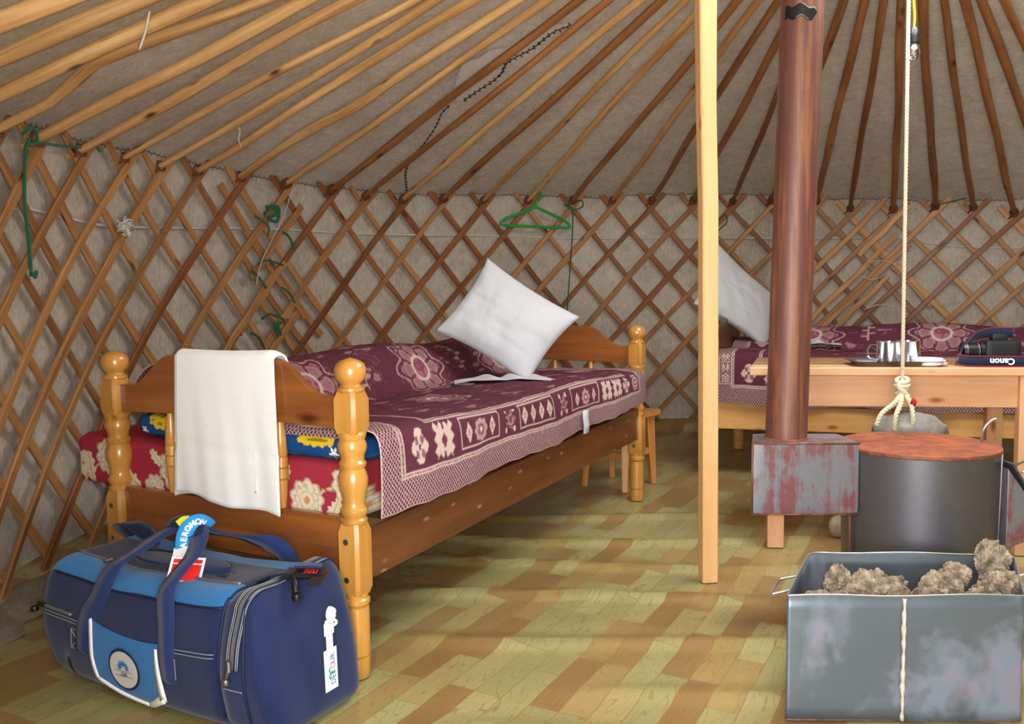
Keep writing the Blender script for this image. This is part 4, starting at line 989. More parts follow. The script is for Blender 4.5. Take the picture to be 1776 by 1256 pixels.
# legs at the four floor points, splayed
hw, hd = .118, .125
mb = MB(); mb.box((0, 0, .355), (.31, .27, .026), .006); mb.build('seat', W_STOOL, st)
for sx, sy in ((-1, -1), (1, -1), (1, 1), (-1, 1)):
    mb = MB(); mb.bar((sx * hw * 1.0, sy * hd, 0), (sx * (hw - .012), sy * (hd - .022), .345), .044, .044, ends=(.62, 1.0)); mb.build('leg', W_STOOL, st)
for sy in (-1, 1):
    mb = MB(); mb.bar((-hw, sy * (hd - .014), .165), (hw, sy * (hd - .014), .165), .016, .03, ch=.002); mb.build('stretcher', W_STOOL, st)
    mb = MB(); mb.bar((-hw, sy * (hd - .022), .315), (hw, sy * (hd - .022), .315), .016, .055, ch=.002); mb.build('apron', W_STOOL, st)
for sx in (-1, 1):
    mb = MB(); mb.bar((sx * (hw - .008), -hd, .165), (sx * (hw - .008), hd, .165), .016, .03, ch=.002); mb.build('stretcher', W_STOOL, st)

# ------------------------------------------------------------------ table
TA = atan2(-.14, .86); TO = (.875, 3.10, 0)
tb = empty('table', TO, TA, 'pale pine table with knots in its apron, standing behind the stove', 'table')
for k in range(4):
    mb = MB(); mb.box((.465 + .17 * (.055 + .118 * k), .055 + .118 * k, .6455), (.965, .1165, .029), .003); mb.v = [(x + .17 * (y - .055 - .118 * k), y, z) for x, y, z in mb.v]; mb.build('top_board', W_PINE if k == 0 else W_TOP, tb)
mb = MB(); mb.box((.497, .034, .574), (.80, .018, .112), .002); mb.build('apron', W_PINE, tb)
mb = MB(); mb.box((.56, .44, .574), (.80, .018, .112), .002); mb.build('apron', W_PINE, tb)
for x in (.11, .93): mb = MB(); mb.box((x, .237, .574), (.018, .36, .112), .002); mb.build('apron', W_PINE, tb)
for x, y in ((.078, .010), (.915, .010), (.145, .44), (.965, .44)):
    mb = MB(); mb.box((x, y + .012, .315), (.058, .04, .63), .002); mb.build('leg', W_PINE, tb)
TT_ = .660
def on_table(name, x, y, label, cat, group=None, rz=0):
    ca, sa = cos(TA), sin(TA); return empty(name, (TO[0] + x * ca - y * sa, TO[1] + x * sa + y * ca, TT_), TA + rz, label, cat, group)
# tray
tr = on_table('serving_tray', .503, .115, 'rectangular stainless steel tray on the table', 'tray')
def rr_ring(a, b, r, z, n=6):
    out = []
    for cx_, cy_, t0 in ((a - r, b - r, 0), (-a + r, b - r, pi / 2), (-a + r, -b + r, pi), (a - r, -b + r, 3 * pi / 2)):
        for k in range(n + 1): t = t0 + pi / 2 * k / n; out.append((cx_ + r * cos(t), cy_ + r * sin(t), z))
    return out
mb = MB(); mb.sweep([rr_ring(.135, .075, .03, .0), rr_ring(.148, .088, .034, .014), rr_ring(.163, .100, .038, .018), rr_ring(.164, .101, .038, .0165), rr_ring(.149, .089, .034, .012)][:3], caps=False)
mb.sweep([rr_ring(.134, .074, .03, .0018), rr_ring(.147, .087, .034, .0155), rr_ring(.163, .100, .038, .0195)], caps=False)
mb.add(rr_ring(.1345, .0745, .03, .001), [list(range(28))], [[(0, 0)] * 28]); mb.build('dish', M_TRAY, tr, smooth=40, fix=False)
def mug(x, y, label, ang, r=.043, h=.082):
    g = on_table('steel_mug', x, y, label, 'mug', 'steel mugs on the tray'); g.location.z += .0022
    mb = MB(); mb.lathe([(.001, .002), (r - .004, .001), (r - .001, .004), (r, .010), (r, h - .003), (r + .0015, h - .001), (r + .0015, h), (r - .0015, h), (r - .002, h - .004), (r - .002, .008), (.001, .007)], 40, caps=False); mb.build('cup', M_STEEL, g, smooth=40)
    mb = MB(); d = np.array([cos(ang), sin(ang), 0]); P = spline([d * (r - .001) + np.array([0, 0, h * .85]), d * (r + .022) + np.array([0, 0, h * .86]), d * (r + .033) + np.array([0, 0, h * .6]), d * (r + .026) + np.array([0, 0, h * .3]), d * (r - .001) + np.array([0, 0, h * .2])], 7)
    mb.ribbon(P, .013, np.cross(d, (0, 0, 1)), .0022); mb.build('handle', M_STEEL, g, smooth=60, fix=False)
mug(.486, .125, 'shiny stainless steel mug with its handle to the left, at the left of the tray', pi * 1.03)
mug(.562, .165, 'second shiny steel mug, just behind the hanging rope', pi * .45)
for a_ in (0,):
    g = on_table('ashtray', .604, .075, 'low round white ceramic ashtray on the tray beside the mugs', 'ashtray'); g.location.z += .0022
    mb = MB(); mb.lathe([(.001, 0), (.046, 0), (.052, .004), (.053, .024), (.050, .026), (.047, .024), (.045, .008), (.001, .006)], 40, caps=False); mb.build('bowl', M_CERAM, g, smooth=40)
tp = on_table('toilet_paper_scrap', .652, .06, 'tiny crumpled white paper beside the ashtray on the tray', 'paper scrap'); tp.location.z += .004
mb = MB(); V = []
for i in range(8):
    V.append([(.014 * sin(pi * i / 7) * cos(t) * (1 + .25 * sin(3 * t + i)), .010 * sin(pi * i / 7) * sin(t), .009 - .009 * cos(pi * i / 7) * (1 + .2 * sin(2 * t))) for t in np.linspace(0, 2 * pi, 12, endpoint=False)])
mb.sweep(V); mb.build('paper', M_PAPER, tp, smooth=False); tp.name = 'paper_scrap'
# camera with its wide neck strap
cm = on_table('camera', .85, .13, 'black camera lying on the table at the right edge of the photo', 'camera')
mb = roundbox((-.045, -.035, .004), (.075, .035, .088), .012, .012); mb.build('body', M_BLACKM, cm, smooth=40)
mb = MB(); mb.tube([(-.045, .0, .045), (-.06, .0, .045), (-.061, 0, .045), (-.10, 0, .045), (-.101, 0, .045), (-.115, 0, .045)], [.037, .037, .034, .034, .036, .034], 28); ln = mb.build('lens', M_BLACK, cm, smooth=30)
for xx in (-.064, -.103): mb = MB(); mb.tube([(xx, 0, .045), (xx - .003, 0, .045)], .0372, 28); mb.build('lens_ring', M_TRAY, ln, smooth=30)
mb = roundbox((-.02, -.02, .085), (.035, .02, .112), .008, .01); mb.build('viewfinder_hump', M_BLACKM, cm, smooth=40)
sp_ = on_table('camera_strap', .818, .045, 'wide navy camera strap with red edges and upside-down white lettering', 'camera strap')
def strap_piece(P, w, wd, nm):
    P = spline(P, 8); mb = MB(); mb.ribbon(P, w, wd, .003); o = mb.build(nm, M_NAVYD if False else M_STRAPN, sp_, smooth=True, fix=False)
    for s_ in (1, -1):
        W_ = np.array(wd, float); W_ = np.tile(W_, (len(P), 1)) if W_.ndim == 1 else W_
        mb = MB(); mb.ribbon(P + W_ * s_ * (w / 2 - .0015), .004, wd, .0042); mb.build('edge_trim', M_STRAPR, o, smooth=True, fix=False)
M_STRAPN = cloth('strap_navy', '#152138', 900, .3); M_STRAPR = cloth('strap_red', '#8c2036', 900, .3)
strap_piece([(-.112, .03, .022), (-.09, -.012, .020), (-.05, -.022, .020), (.02, -.026, .020), (.085, -.024, .019), (.12, -.01, .02)], .038, (0, .12, 1), 'lower_band')
strap_piece([(-.112, .03, .022), (-.105, .05, .03), (-.075, .08, .062), (-.03, .105, .098), (.03, .115, .112), (.10, .115, .11)], .040, (.35, 0, 1), 'upper_band')
text('lettering', 'Canon', .030, M_TXTW, sp_, frame_m((.012, -.0295, .021), (-1, 0, 0), (0, -.10, -1)), .0004, bold=.0008)

# ------------------------------------------------------------------ hanging rope, its stone weight, bulb
rp = empty('hanging_rope', (1.30, 2.85, .50), label='pale rope hanging from the crown, knotted round a stone behind the stove', cat='rope')
def twist_rope(pts, r=.0085, nm='rope_line', n=3, par=rp, pitch=.035):
    pts = np.array(pts, float); L_ = np.zeros(len(pts)); L_[1:] = np.cumsum(np.linalg.norm(np.diff(pts, axis=0), axis=1)); m_ = max(12, int(L_[-1] / .006))
    C_ = np.array([[np.interp(s_, L_, pts[:, i]) for i in range(3)] for s_ in np.linspace(0, L_[-1], m_)]); T = np.gradient(C_, axis=0); T /= np.linalg.norm(T, axis=1)[:, None]
    ref = np.array([1, 0, 0]) if abs(T[0][0]) < .8 else np.array([0, 1, 0]); X = np.cross(T, ref); X /= np.linalg.norm(X, axis=1)[:, None]; Y_ = np.cross(T, X); mb = MB()
    for k in range(n):
        a = 2 * pi * (np.linspace(0, L_[-1], m_) / pitch + k / n); mb.tube(C_ + (X * np.cos(a)[:, None] + Y_ * np.sin(a)[:, None]) * r * .45, r * .58, 6)
    return mb.build(nm, M_ROPE, par, smooth=True, fix=False)
K = np.array([-.008, 0, .115])
twist_rope([(-.019, 0, 1.82), K + np.array([0, 0, .02])], .0066)
mb = MB()
for k, (dz, rx, tl) in enumerate([(.018, .017, .2), (.003, .019, -.15), (-.014, .017, .25), (-.026, .013, -.3)]):
    mb.tube([K + np.array([rx * cos(t), rx * sin(t), dz + .006 * sin(t + k) + tl * .02 * cos(t)]) for t in np.linspace(0, 2 * pi, 18, endpoint=False)], .0082, 8, closed=True)
mb.tube(spline([K + (.0, -.01, .02), K + (-.02, -.018, 0), K + (0, -.02, -.02), K + (.016, -.014, -.035)], 5), .008, 8)
mb.build('knot', M_ROPE, rp, smooth=True, fix=False)
twist_rope(spline([K + (0, -.012, -.01), K + (-.035, -.03, -.05), K + (-.085, -.045, -.085), K + (-.105, -.05, -.125)], 5), .0085)
twist_rope(spline([K + (0, .0, -.01), K + (-.02, -.04, -.05), K + (-.045, -.06, -.09), K + (-.05, -.06, -.14)], 5), .0085)
twist_rope(spline([K + (.004, 0, -.02), K + (.006, -.05, -.05), K + (.006, -.07, -.10), K + (.005, -.06, -.15)], 5), .0085)
sn = empty('weight_stone', (1.315, 2.835, .40), label='rough grey stone slung on the rope behind the stove lid', cat='stone')
def rock(mb, c, s_, seed, n=16, amp=.22, f=3.0, fine=0.0):
    rings = []
    for i in range(n + 1):
        ph = pi * i / n; row = []
        for j in range(2 * n):
            th = 2 * pi * j / (2 * n); d = np.array([sin(ph) * cos(th), sin(ph) * sin(th), cos(ph)])
            k = 1 + amp * float(wob(d[0] * f + seed, d[1] * f + d[2] * 2.1, 1.2, seed, 5)) + amp * .35 * float(wob(d[1] * 9 + seed, d[2] * 9 + d[0] * 5, 1.5, seed + 3, 5))
            if fine: k += fine * .5 * float(wob(d[0] * 22 + seed, d[2] * 26 + d[1] * 17, 1.1, seed + 5, 6)) + fine * .25 * float(wob(d[0] * 60, d[2] * 55 + d[1] * 50, 1.3, seed + 9, 5))
            row.append(np.array(c) + d * np.array(s_) * k)
        rings.append(row)
    mb.sweep(rings)
mb = MB(); rock(mb, (0, 0, .06), (.115, .07, .068), 4, 18, .16); mb.build('stone', M_GSTONE, sn, smooth=40)
mb = MB(); rock(mb, (-.012, -.045, .168), (.010, .006, .014), 2, 8); o = mb.build('red_rag', cloth('red_rag_cloth', '#a8202c'), sn, smooth=True)

bl = empty('light_bulb', (1.349, 2.95, 1.74), label='clear light bulb hanging on a yellow cable beside the rope', cat='light bulb')
mb = MB(); mb.lathe([(.0005, -.048), (.008, -.0465), (.015, -.042), (.0200, -.034), (.0222, -.025), (.0215, -.016), (.018, -.007), (.0145, .002), (.0135, .010)], 28, caps=False)
g = mb.build('glass_bulb', M_GLASS, bl, smooth=True); b_ = g.modifiers.new('s', 'SOLIDIFY'); b_.thickness = .0006
mb = MB(); mb.lathe([(.001, .062), (.008, .061), (.012, .056), (.0165, .050), (.0185, .030), (.0195, .008), (.017, .006), (.001, .006)], 24, caps=False); mb.build('socket', M_BLACK, bl, smooth=35)
mb = MB(); mb.tube([(0, 0, .004), (0, 0, -.012), (.001, 0, -.018)], .003, 8); mb.tube([(-.004, 0, -.016), (-.007, 0, -.026), (0, 0, -.030), (.007, 0, -.026), (.004, 0, -.016)], .0007, 5); mb.build('filament_stem', M_PAPER, g, smooth=True)
mb = MB(); mb.tube(spline([(0, 0, .06), (.001, 0, .10), (-.004, 0, .18), (-.008, -.02, .35), (-.01, -.05, .56)], 6), .0042, 8); mb.build('cable', M_YELLOW, bl, smooth=True, fix=False)

# ------------------------------------------------------------------ stove
SX, SY = 1.138, 2.40
sv = empty('stove', (SX, SY, 0), label='round dark sheet-metal stove with a rusty orange lid', cat='stove')
def ringp(r, z, n=64): return [(r * cos(2 * pi * k / n), r * sin(2 * pi * k / n), z) for k in range(n)]
mb = MB(); mb.sweep([ringp(.197, .075), ringp(.197, .08), ringp(.201, .30), ringp(.2035, .492), ringp(.2045, .497), ringp(.2035, .5)]); mb.build('drum', M_DRUM, sv, smooth=40)
mb = MB(); mb.tube(ringp(.2045, .497), .004, 8, closed=True); mb.build('rim_bead', M_PIPE, sv, smooth=True)
mb = MB(); mb.lathe([(.207, .499), (.2075, .5035), (.202, .505), (.15, .5065), (.001, .508)], 64, caps=True); mb.build('lid', M_LID, sv, smooth=30)
mb = MB(); mb.tube(spline([(.182, .01, .502), (.178, .0, .53), (.184, -.005, .552), (.200, -.008, .568), (.212, -.01, .572)], 6), .0035, 8); mb.build('lid_handle', M_WIRE, sv, smooth=True)
mb = MB(); mb.tube([(-.2037 * cos(.18), -.2037 * sin(.18), .08), (-.211 * cos(.18), -.211 * sin(.18), .50)], .004, 6); mb.build('side_seam', M_PIPE, sv)
mb = MB(); a_ = radians(-28); mb.tube([(.199 * cos(a_), .199 * sin(a_), .08), (.2055 * cos(a_), .2055 * sin(a_), .495)], .003, 6); mb.build('side_seam', M_DRUM, sv)
for k in range(4):
    a_ = radians(35 + 90 * k); mb = MB(); mb.box((.165 * cos(a_), .165 * sin(a_), .037), (.03, .03, .078), .004, a_); mb.build('leg', M_PIPE, sv)
# flue box, with the pipe standing on it
mb = roundbox((.652 - SX, 2.33 - SY, .325), (.945 - SX, 2.495 - SY, .522), .006, .02, deform=lambda Q: Q + np.stack([.010 * (Q[..., 2] - .42) * 0 + .27 * (Q[..., 1] + .07) * (Q[..., 0] < -.35), 0 * Q[..., 0], -.008 * (Q[..., 0] + .35)], -1))
fb = mb.build('flue_box', M_FLUE, sv, smooth=40)
mb = MB()
for (a, b_) in [((.652, 2.329, .326), (.652, 2.329, .522)), ((.652, 2.329, .5225), (.945, 2.329, .5185)), ((.652, 2.329, .3265), (.945, 2.329, .322))]: mb.tube([np.array(a) - (SX, SY, 0), np.array(b_) - (SX, SY, 0)], .0032, 6)
mb.build('weld_bead', M_PIPE, fb, smooth=True)
PXc, PYc = .770, 2.415
mb = MB(); rings = []
for k in range(30):
    t = k / 29; z = .515 + 1.95 * t; r = .0565 + .0004 * sin(k * 1.3); rings.append([(PXc - SX + .031 * t * 1.6 + r * cos(2 * pi * j / 40), PYc - SY + r * sin(2 * pi * j / 40), z) for j in range(40)])
mb.sweep(rings); mb.build('stove_pipe', M_PIPE, sv, smooth=50)
mb = MB(); mb.tube([(PXc - SX + .0575 * cos(t), PYc - SY + .0575 * sin(t), .523) for t in np.linspace(0, 2 * pi, 32, endpoint=False)], .0035, 6, closed=True); mb.build('pipe_collar', M_LID, sv, smooth=True)
# tape or tar mark near the pipe's top
mb = MB(); rows = []
for z in np.linspace(1.660, 1.694, 8):
    rows.append([(PXc - SX + .031 * 1.6 * (z - .515) / 1.95 + .0572 * cos(a), PYc - SY + .0572 * sin(a), z + .004 * sin(a * 9) - (.016 * max(0, a + 1.9))) for a in np.linspace(-2.75, -1.15 - .35 * abs(z - 1.68) / .025, 22)])
mb.grid(np.array(rows)); mb.build('tar_patch', M_BLACK, sv, smooth=True, fix=False, solid=.0012)
# feed hopper sticking out to the right with its slanted lid
hp = []
mb = MB(); W0, W1 = -.10, .10
sec = [(.185, .455), (.235, .385), (.300, .275), (.185, .235)]
mb.prism([(x, z) for x, z in sec], .20, lambda x, y, z: (x, y - .02, z)); hp = mb.build('feed_hopper', M_FLUE, sv, bevel=.002)
mb = MB(); mb.bar((.190, -.02, .470), (.312, -.02, .272), .23, .006, up=(.8, 0, .55)); mb.build('hopper_lid', M_DRUM, hp)
mb = MB(); mb.tube(spline([(.205, -.10, .455), (.222, -.14, .480), (.250, -.14, .487), (.248, -.12, .462), (.225, -.11, .44)], 6), .003, 7); mb.build('lid_ring', M_WIRE, hp, smooth=True)

# pale stone on the floor under the table
ps = empty('pale_stone', (1.225, 3.215, 0), label='small pale stone on the floor behind the stove', cat='stone'); mb = MB(); rock(mb, (0, 0, .042), (.032, .026, .042), 7, 12, .12); mb.build('stone', M_STONE, ps, smooth=40)

# ------------------------------------------------------------------ galvanised fuel box with dung
fx = empty('fuel_box', (.588, 1.822, 0), label='open galvanised sheet-metal box holding dried dung fuel, in front of the stove', cat='metal box')
o0 = np.array([.588, 1.822]); c4 = [np.array([.588, 1.822]) - o0, np.array([1.092, 1.804]) - o0, np.array([1.231, 2.088]) - o0, np.array([.742, 2.128]) - o0]; FH = .281
def wall_path(shr=0.0, r=.035, n=6):
    cen = sum(c4) / 4; out = []
    Q = [c + (cen - c) / np.linalg.norm(cen - c) * shr * 1.4 for c in c4]
    for k in range(4):
        p = Q[k]; a = Q[k - 1] - p; b_ = Q[(k + 1) % 4] - p; rr_ = .008 if k < 2 else r
        a = a / np.linalg.norm(a) * rr_; b_ = b_ / np.linalg.norm(b_) * rr_
        for t in np.linspace(0, 1, n): out.append(p + a * (1 - t) ** 2 + b_ * t ** 2)
    return out
W0 = wall_path(); W1 = wall_path(.003)
def sub(W_, m_=3):
    out = []
    for i in range(len(W_)):
        a, b_ = W_[i], W_[(i + 1) % len(W_)]; d = np.linalg.norm(b_ - a); q = max(1, int(d / .04))
        for k in range(q): out.append(a + (b_ - a) * k / q)
    return out
W0 = sub(W0); 
def dent(p, z): 
    s_ = .003 * float(wob(p[0] * 6, z * 8 + p[1] * 3, 1.5, 5)); return s_
zs_ = np.linspace(0, FH, 10)
mb = MB(); mb.sweep([[(p[0] + dent(p, z) * .3, p[1] + dent(p, z), z + (0 if z < FH else .002 * sin(p[0] * 20))) for p in W0] for z in zs_], caps=False)
mb.add([(p[0], p[1], .004) for p in W0], [list(range(len(W0)))], [[(0, 0)] * len(W0)])
mb.build('shell', M_GALV, fx, smooth=50, fix=False, solid=.0022)
mb = MB(); mb.tube([(p[0], p[1], FH + .002 * sin(p[0] * 20)) for p in W0], .0019, 6, closed=True); mb.build('rolled_rim', M_RIM, fx, smooth=True, fix=False)
fm = (c4[0] + c4[1]) / 2 + np.array([-.004, 0])
mb = MB(); rows = []
for k in range(26):
    z = .004 + .272 * k / 25; w_ = .0042 + .0016 * sin(k * 2.1) + .001 * sin(k * 5.7); rows.append([(fm[0] - w_, -.013, z), (fm[0] - w_ * .4, -.0175, z), (fm[0] + w_ * .5, -.0175, z), (fm[0] + w_, -.013, z)])
mb.grid(np.array(rows)); mb.build('seam_strip', M_WELD, fx, smooth=True, fix=False, solid=.001)
mb = MB(); mb.tube([(p[0], p[1], .003) for p in W0], .0028, 6, closed=True); mb.build('rusty_base_edge', M_PIPE, fx, smooth=True, fix=False)
def box_handle(p0, p1, out_):
    mb = MB(); P = spline([p0, p0 + out_ * .8, p0 + out_ + (p1 - p0) * .12, p1 + out_ - (p1 - p0) * .12, p1 + out_ * .8, p1], 5); mb.tube(P, .0032, 7); mb.build('wire_handle', M_WIRE, fx, smooth=True)
L0, L1 = c4[0] + (c4[3] - c4[0]) * .30, c4[0] + (c4[3] - c4[0]) * .62
box_handle(np.array([*L0, .262]), np.array([*L1, .262]), np.array([-.052, .004, -.012]))
R0, R1 = c4[1] + (c4[2] - c4[1]) * .30, c4[1] + (c4[2] - c4[1]) * .62
box_handle(np.array([*R0, .262]), np.array([*R1, .262]), np.array([.052, -.004, .012]))
DUNGN = 34
DL = [((.115, .075, .212), (.062, .050, .050), 'broad flat dung lump leaning at the left of the fuel box'), ((.240, .125, .232), (.078, .045, .052), 'peaked dung lump sloping down to the right of the broad left one'),
      ((.160, .135, .268), (.030, .026, .034), 'small knob of dung poking up on top of the left pile'), ((.285, .085, .195), (.050, .045, .040), 'dark low dung lump in the middle of the fuel box'),
      ((.340, .080, .222), (.040, .035, .042), 'light tan dung lump just right of the middle'), ((.395, .120, .242), (.048, .042, .046), 'dark round dung lump with shredded grass, right of centre'),
      ((.440, .150, .270), (.034, .030, .026), 'pale grey dung lump resting on the dark round one'), ((.545, .185, .292), (.040, .036, .045), 'topmost shaggy dung lump rising over the back rim at right'),
      ((.475, .085, .225), (.042, .038, .042), 'mottled dung lump below the topmost one, near the front rim'), ((.540, .130, .238), (.040, .045, .046), 'rounded dung lump wedged in the right end of the box'),
      ((.410, .055, .200), (.040, .025, .036), 'flat tan dung flake lying against the front rim'), ((.515, .060, .205), (.034, .028, .036), 'small dung lump in the front right corner of the box')]
for k, (c_, s_, l_) in enumerate(DL):
    e = empty('dried_dung', (fx.location.x + c_[0], fx.location.y + c_[1], c_[2]), random.uniform(0, 1), l_, 'dung fuel', 'dried dung lumps in the metal box')
    mb = MB(); rock(mb, (0, 0, 0), s_, k + 1, DUNGN, .26, 3.6, .22); mb.build('lump', M_DUNG, e, smooth=False)
# deeper fill under the visible lumps
for k, (x_, y_, z_) in enumerate([(.16, .10, .10), (.30, .13, .09), (.44, .10, .10), (.53, .16, .12)]):
    e = empty('dried_dung', (fx.location.x + x_, fx.location.y + y_, z_), 0, 'dung lump buried low in the metal box, almost hidden by the others', 'dung fuel', 'dried dung lumps in the metal box'); mb = MB(); rock(mb, (0, 0, 0), (.085, .075, .085), 20 + k, 12, .2); mb.build('lump', M_DUNG, e, smooth=60)

# ------------------------------------------------------------------ travel bag
BO = np.array([-1.165, 2.12]); bu = np.array([.87, -.493]); BR = atan2(bu[1], bu[0])
bag = empty('travel_bag', (*BO, 0), BR, 'large navy and light blue travel bag at the foot of the near bed', 'bag')
BLn, BW_, BH = .782, .268, .30
def bag_def(Q):
    x, y, z = Q[..., 0].copy(), Q[..., 1].copy(), Q[..., 2].copy(); f = z / BH; xn = x / BLn
    fr = 1 - y / BW_
    # height line: lower and sagging in the middle, raised end pocket at the right
    top = .306 - .016 * np.sin(np.clip(xn / .8, 0, 1) * pi) + .020 * sm(xn, .80, .90) * (.15 + .85 * sm(y, .02, .2)) - .012 * sm(xn, .07, 0)
    z2 = f * top
    bulge = np.sin(np.clip(f, 0, 1) * pi) ** .8
    y2 = y - (fr > .5) * fr * (.030 * bulge + .016 * np.sin(np.clip(xn, 0, 1) * pi) * (1 - f)) + (fr < .5) * (1 - fr) * .008 * bulge * (xn < .8)
    y2 = y2 + .010 * wob(x, z, 13, 4, 4) * (fr - .5) * np.clip(f * 3, 0, 1)
    x2 = x + (xn > .85) * (.010 * np.sin(np.clip(f, 0, 1) * pi * .9) - .070 * f ** 1.3 * sm(xn, .85, 1)) - (xn < .1) * (.018 * bulge - .02 * (1 - f) * 0) 
    x2 = x2 + (xn < .12) * .02 * (f < .5) * (1 - f * 2)
    # crease between body and end pocket
    cr_ = np.exp(-((xn - .805) / .014) ** 2) * .010; y2 = y2 + cr_ * (fr > .5) * fr; z2 = z2 - cr_ * (f > .95) * .8
    z2 = z2 + .005 * wob(x, y, 16, 9, 4) * (f > .9)
    return np.stack([x2, y2, z2], -1)
lo, hi = (0, 0, 0), (BLn, BW_, BH); res = (.011, .010, .009)
top_z = BH - .030
def is_cap(fc): return fc[..., 0] > BLn * .805
def band_f(fc): return (fc[..., 2] > top_z) & (fc[..., 1] < .058) & ~is_cap(fc)
def band_b(fc): return (fc[..., 2] > top_z) & (fc[..., 1] > BW_ - .075) & ~is_cap(fc)
def topd(fc): return (fc[..., 2] > top_z) & (fc[..., 1] >= .058) & (fc[..., 1] <= BW_ - .075) & ~is_cap(fc)
def bodyf(fc): return ~(is_cap(fc) | band_f(fc) | band_b(fc) | topd(fc))
for nm, fn, mt, lb in (('body', bodyf, M_NAVY, None), ('end_pocket', is_cap, M_NAVY, None), ('top_band', band_f, M_SKY, 'light blue front band'), ('top_band', band_b, M_SKY, 'light blue rear band'), ('top_panel', topd, M_NAVYD, 'dark panel with the main zip')):
    mb = roundbox(lo, hi, .038, res, deform=bag_def, keep=fn); o = mb.build(nm, mt, bag, smooth=True)
    if lb: o['label'] = lb
def bp(x, y, z, off=.0):
    """point on/near the bag's skin; y<0 side is the front"""
    q = bag_def(np.array([[x, y, z]], float))[0]; return q + np.array([0, -off, 0])
def front(x, z, off=.003): 
    q = np.array([x, 0.0, z]); r = .038
    inner = np.clip(q, np.array(lo) + r, np.array(hi) - r); d = q - inner; ln = max(1e-9, np.linalg.norm(d)); q = inner + d / ln * r
    p = bag_def(q[None])[0]; n_ = d / ln; return p + n_ * off
def over(x, s_, off=.003):
    """walk over the bag across its top: s 0 front bottom .. 1 top middle .. 2 back bottom"""
    H, Wd = BH, BW_
    tot = H + Wd + H; u = s_ / 2 * tot
    if u < H: q = np.array([x, 0, u])
    elif u < H + Wd: q = np.array([x, u - H, H])
    else: q = np.array([x, Wd, H - (u - H - Wd)])
    r = .038; inner = np.clip(q, np.array(lo) + r, np.array(hi) - r); d = q - inner; ln = max(1e-9, np.linalg.norm(d)); n_ = d / ln
    return bag_def((inner + n_ * r)[None])[0] + n_ * off
def line(name, pts, r, mt, par=bag): mb = MB(); mb.tube(np.array(pts), r, 6); return mb.build(name, mt, par, smooth=True, fix=False)
# piping and seams
line('piping', [front(x, top_z - .001, .002) for x in np.linspace(.05, BLn * .80, 40)], .0025, M_PIPING)
for xx in (BLn * .80, BLn * .905):
    line('piping', [over(xx - (.0 if xx < .7 else .0), s_, .002) for s_ in np.linspace(.08, 1.8, 60)], .003, M_PIPING)
# end pocket zip: up the front, over the top
zx = BLn * .853
zp = [over(zx + .018 * sm(s_, .45, .75) , s_, .002) for s_ in np.linspace(.36, 1.5, 60)]
P_ = np.array(zp); mb = MB(); mb.ribbon(P_, .036, (1, 0, 0), .003); zt = mb.build('zip_tape', M_PIPING, bag, smooth=True, fix=False)
mb = MB(); mb.ribbon(P_ + np.array([0, -.002, .002]) , .0075, (1, 0, 0), .004); mb.build('zip_teeth', M_ZIP, zt, smooth=False, fix=False)
for dx in (-.016, -.011, .011, .016): mb = MB(); mb.tube(P_ + np.array([dx, -.0015, .0015]), .0008, 5); mb.build('stitching', M_THREAD, zt, fix=False)
zb = P_[0] + np.array([0, -.006, 0]); mb = MB(); mb.box(zb + (0, -.003, .012), (.012, .010, .022), .003); mb.tube([zb + (0, -.006, .004), zb + (0, -.010, -.012)], .0035, 8); mb.lathe([(.001, -.010), (.008, -.006), (.010, 0), (.008, .006), (.001, .010)], 14, tuple(zb + (0, -.012, -.018))); mb.build('zip_puller', M_BOLT, bag, smooth=40)
line('stitching', [front(x, .113, .003) for x in np.linspace(zx - .022, zx + .03, 6)], .001, M_THREAD)
# front pocket zip line
for dz in (0, -.008): line('stitching', [front(x, .178 + dz - .010 * sin(x * 5), .0025) for x in np.linspace(.03, BLn * .79, 50)], .0010, M_THREAD)
line('pocket_zip', [front(x, .188 - .010 * sin(x * 5), .002) for x in np.linspace(.015, .125, 12)], .0042, M_ZIP)
mb = MB(); q = front(.03, .19, .008); mb.box(q, (.022, .010, .012), .003); mb.lathe([(.001, -.009), (.009, -.005), (.010, 0), (.008, .006), (.001, .009)], 12, tuple(q + (-.022, -.004, -.014))); mb.build('zip_puller', M_BLACK, bag, smooth=40)
def fr2(x, z, off=.003): return front(x + .034, z, off)
# light blue shield patch between the handle straps with reflective tape
sh = [(.175, .172), (.22, .166), (.29, .160), (.355, .160), (.412, .168), (.418, .03), (.345, .004), (.175, .045)]
mb = MB(); rows = []
for x in np.linspace(.175, .418, 26):
    ztop = np.interp(x, [.175, .22, .29, .355, .418], [.190, .182, .174, .172, .176]); zbot = np.interp(x, [.175, .345, .418], [.045, -.012 + .02, .040])
    rows.append([fr2(x, zbot + (ztop - zbot) * v, .0035) for v in np.linspace(0, 1, 16)])
mb.grid(np.array(rows)); o = mb.build('shield_patch', M_SKY, bag, smooth=True, fix=False, solid=.0015); o['label'] = 'light blue shield-shaped patch'
def tape(pts, w): 
    P = np.array([fr2(x, z, .0062) for x, z in pts]); 
    Wd = []
    for i in range(len(P)):
        t = P[min(i + 1, len(P) - 1)] - P[max(i - 1, 0)]; t /= np.linalg.norm(t); w_ = np.cross(t, (0, 1, 0)); Wd.append(w_ / np.linalg.norm(w_))
    mb = MB(); mb.ribbon(P, w, np.array(Wd), .002); mb.build('reflective_strip', M_REFL, bag, smooth=True, fix=False)
def seg(a, b_, n): return [(a[0] + (b_[0] - a[0]) * t, a[1] + (b_[1] - a[1]) * t) for t in np.linspace(0, 1, n)]
tape(seg((.172, .194), (.176, .10), 8) + seg((.178, .09), (.188, .045), 5)[1:], .013)
tape(seg((.186, .048), (.345, .004), 14), .010)
tape(seg((.345, .006), (.418, .046), 8), np.linspace(.012, .021, 8))
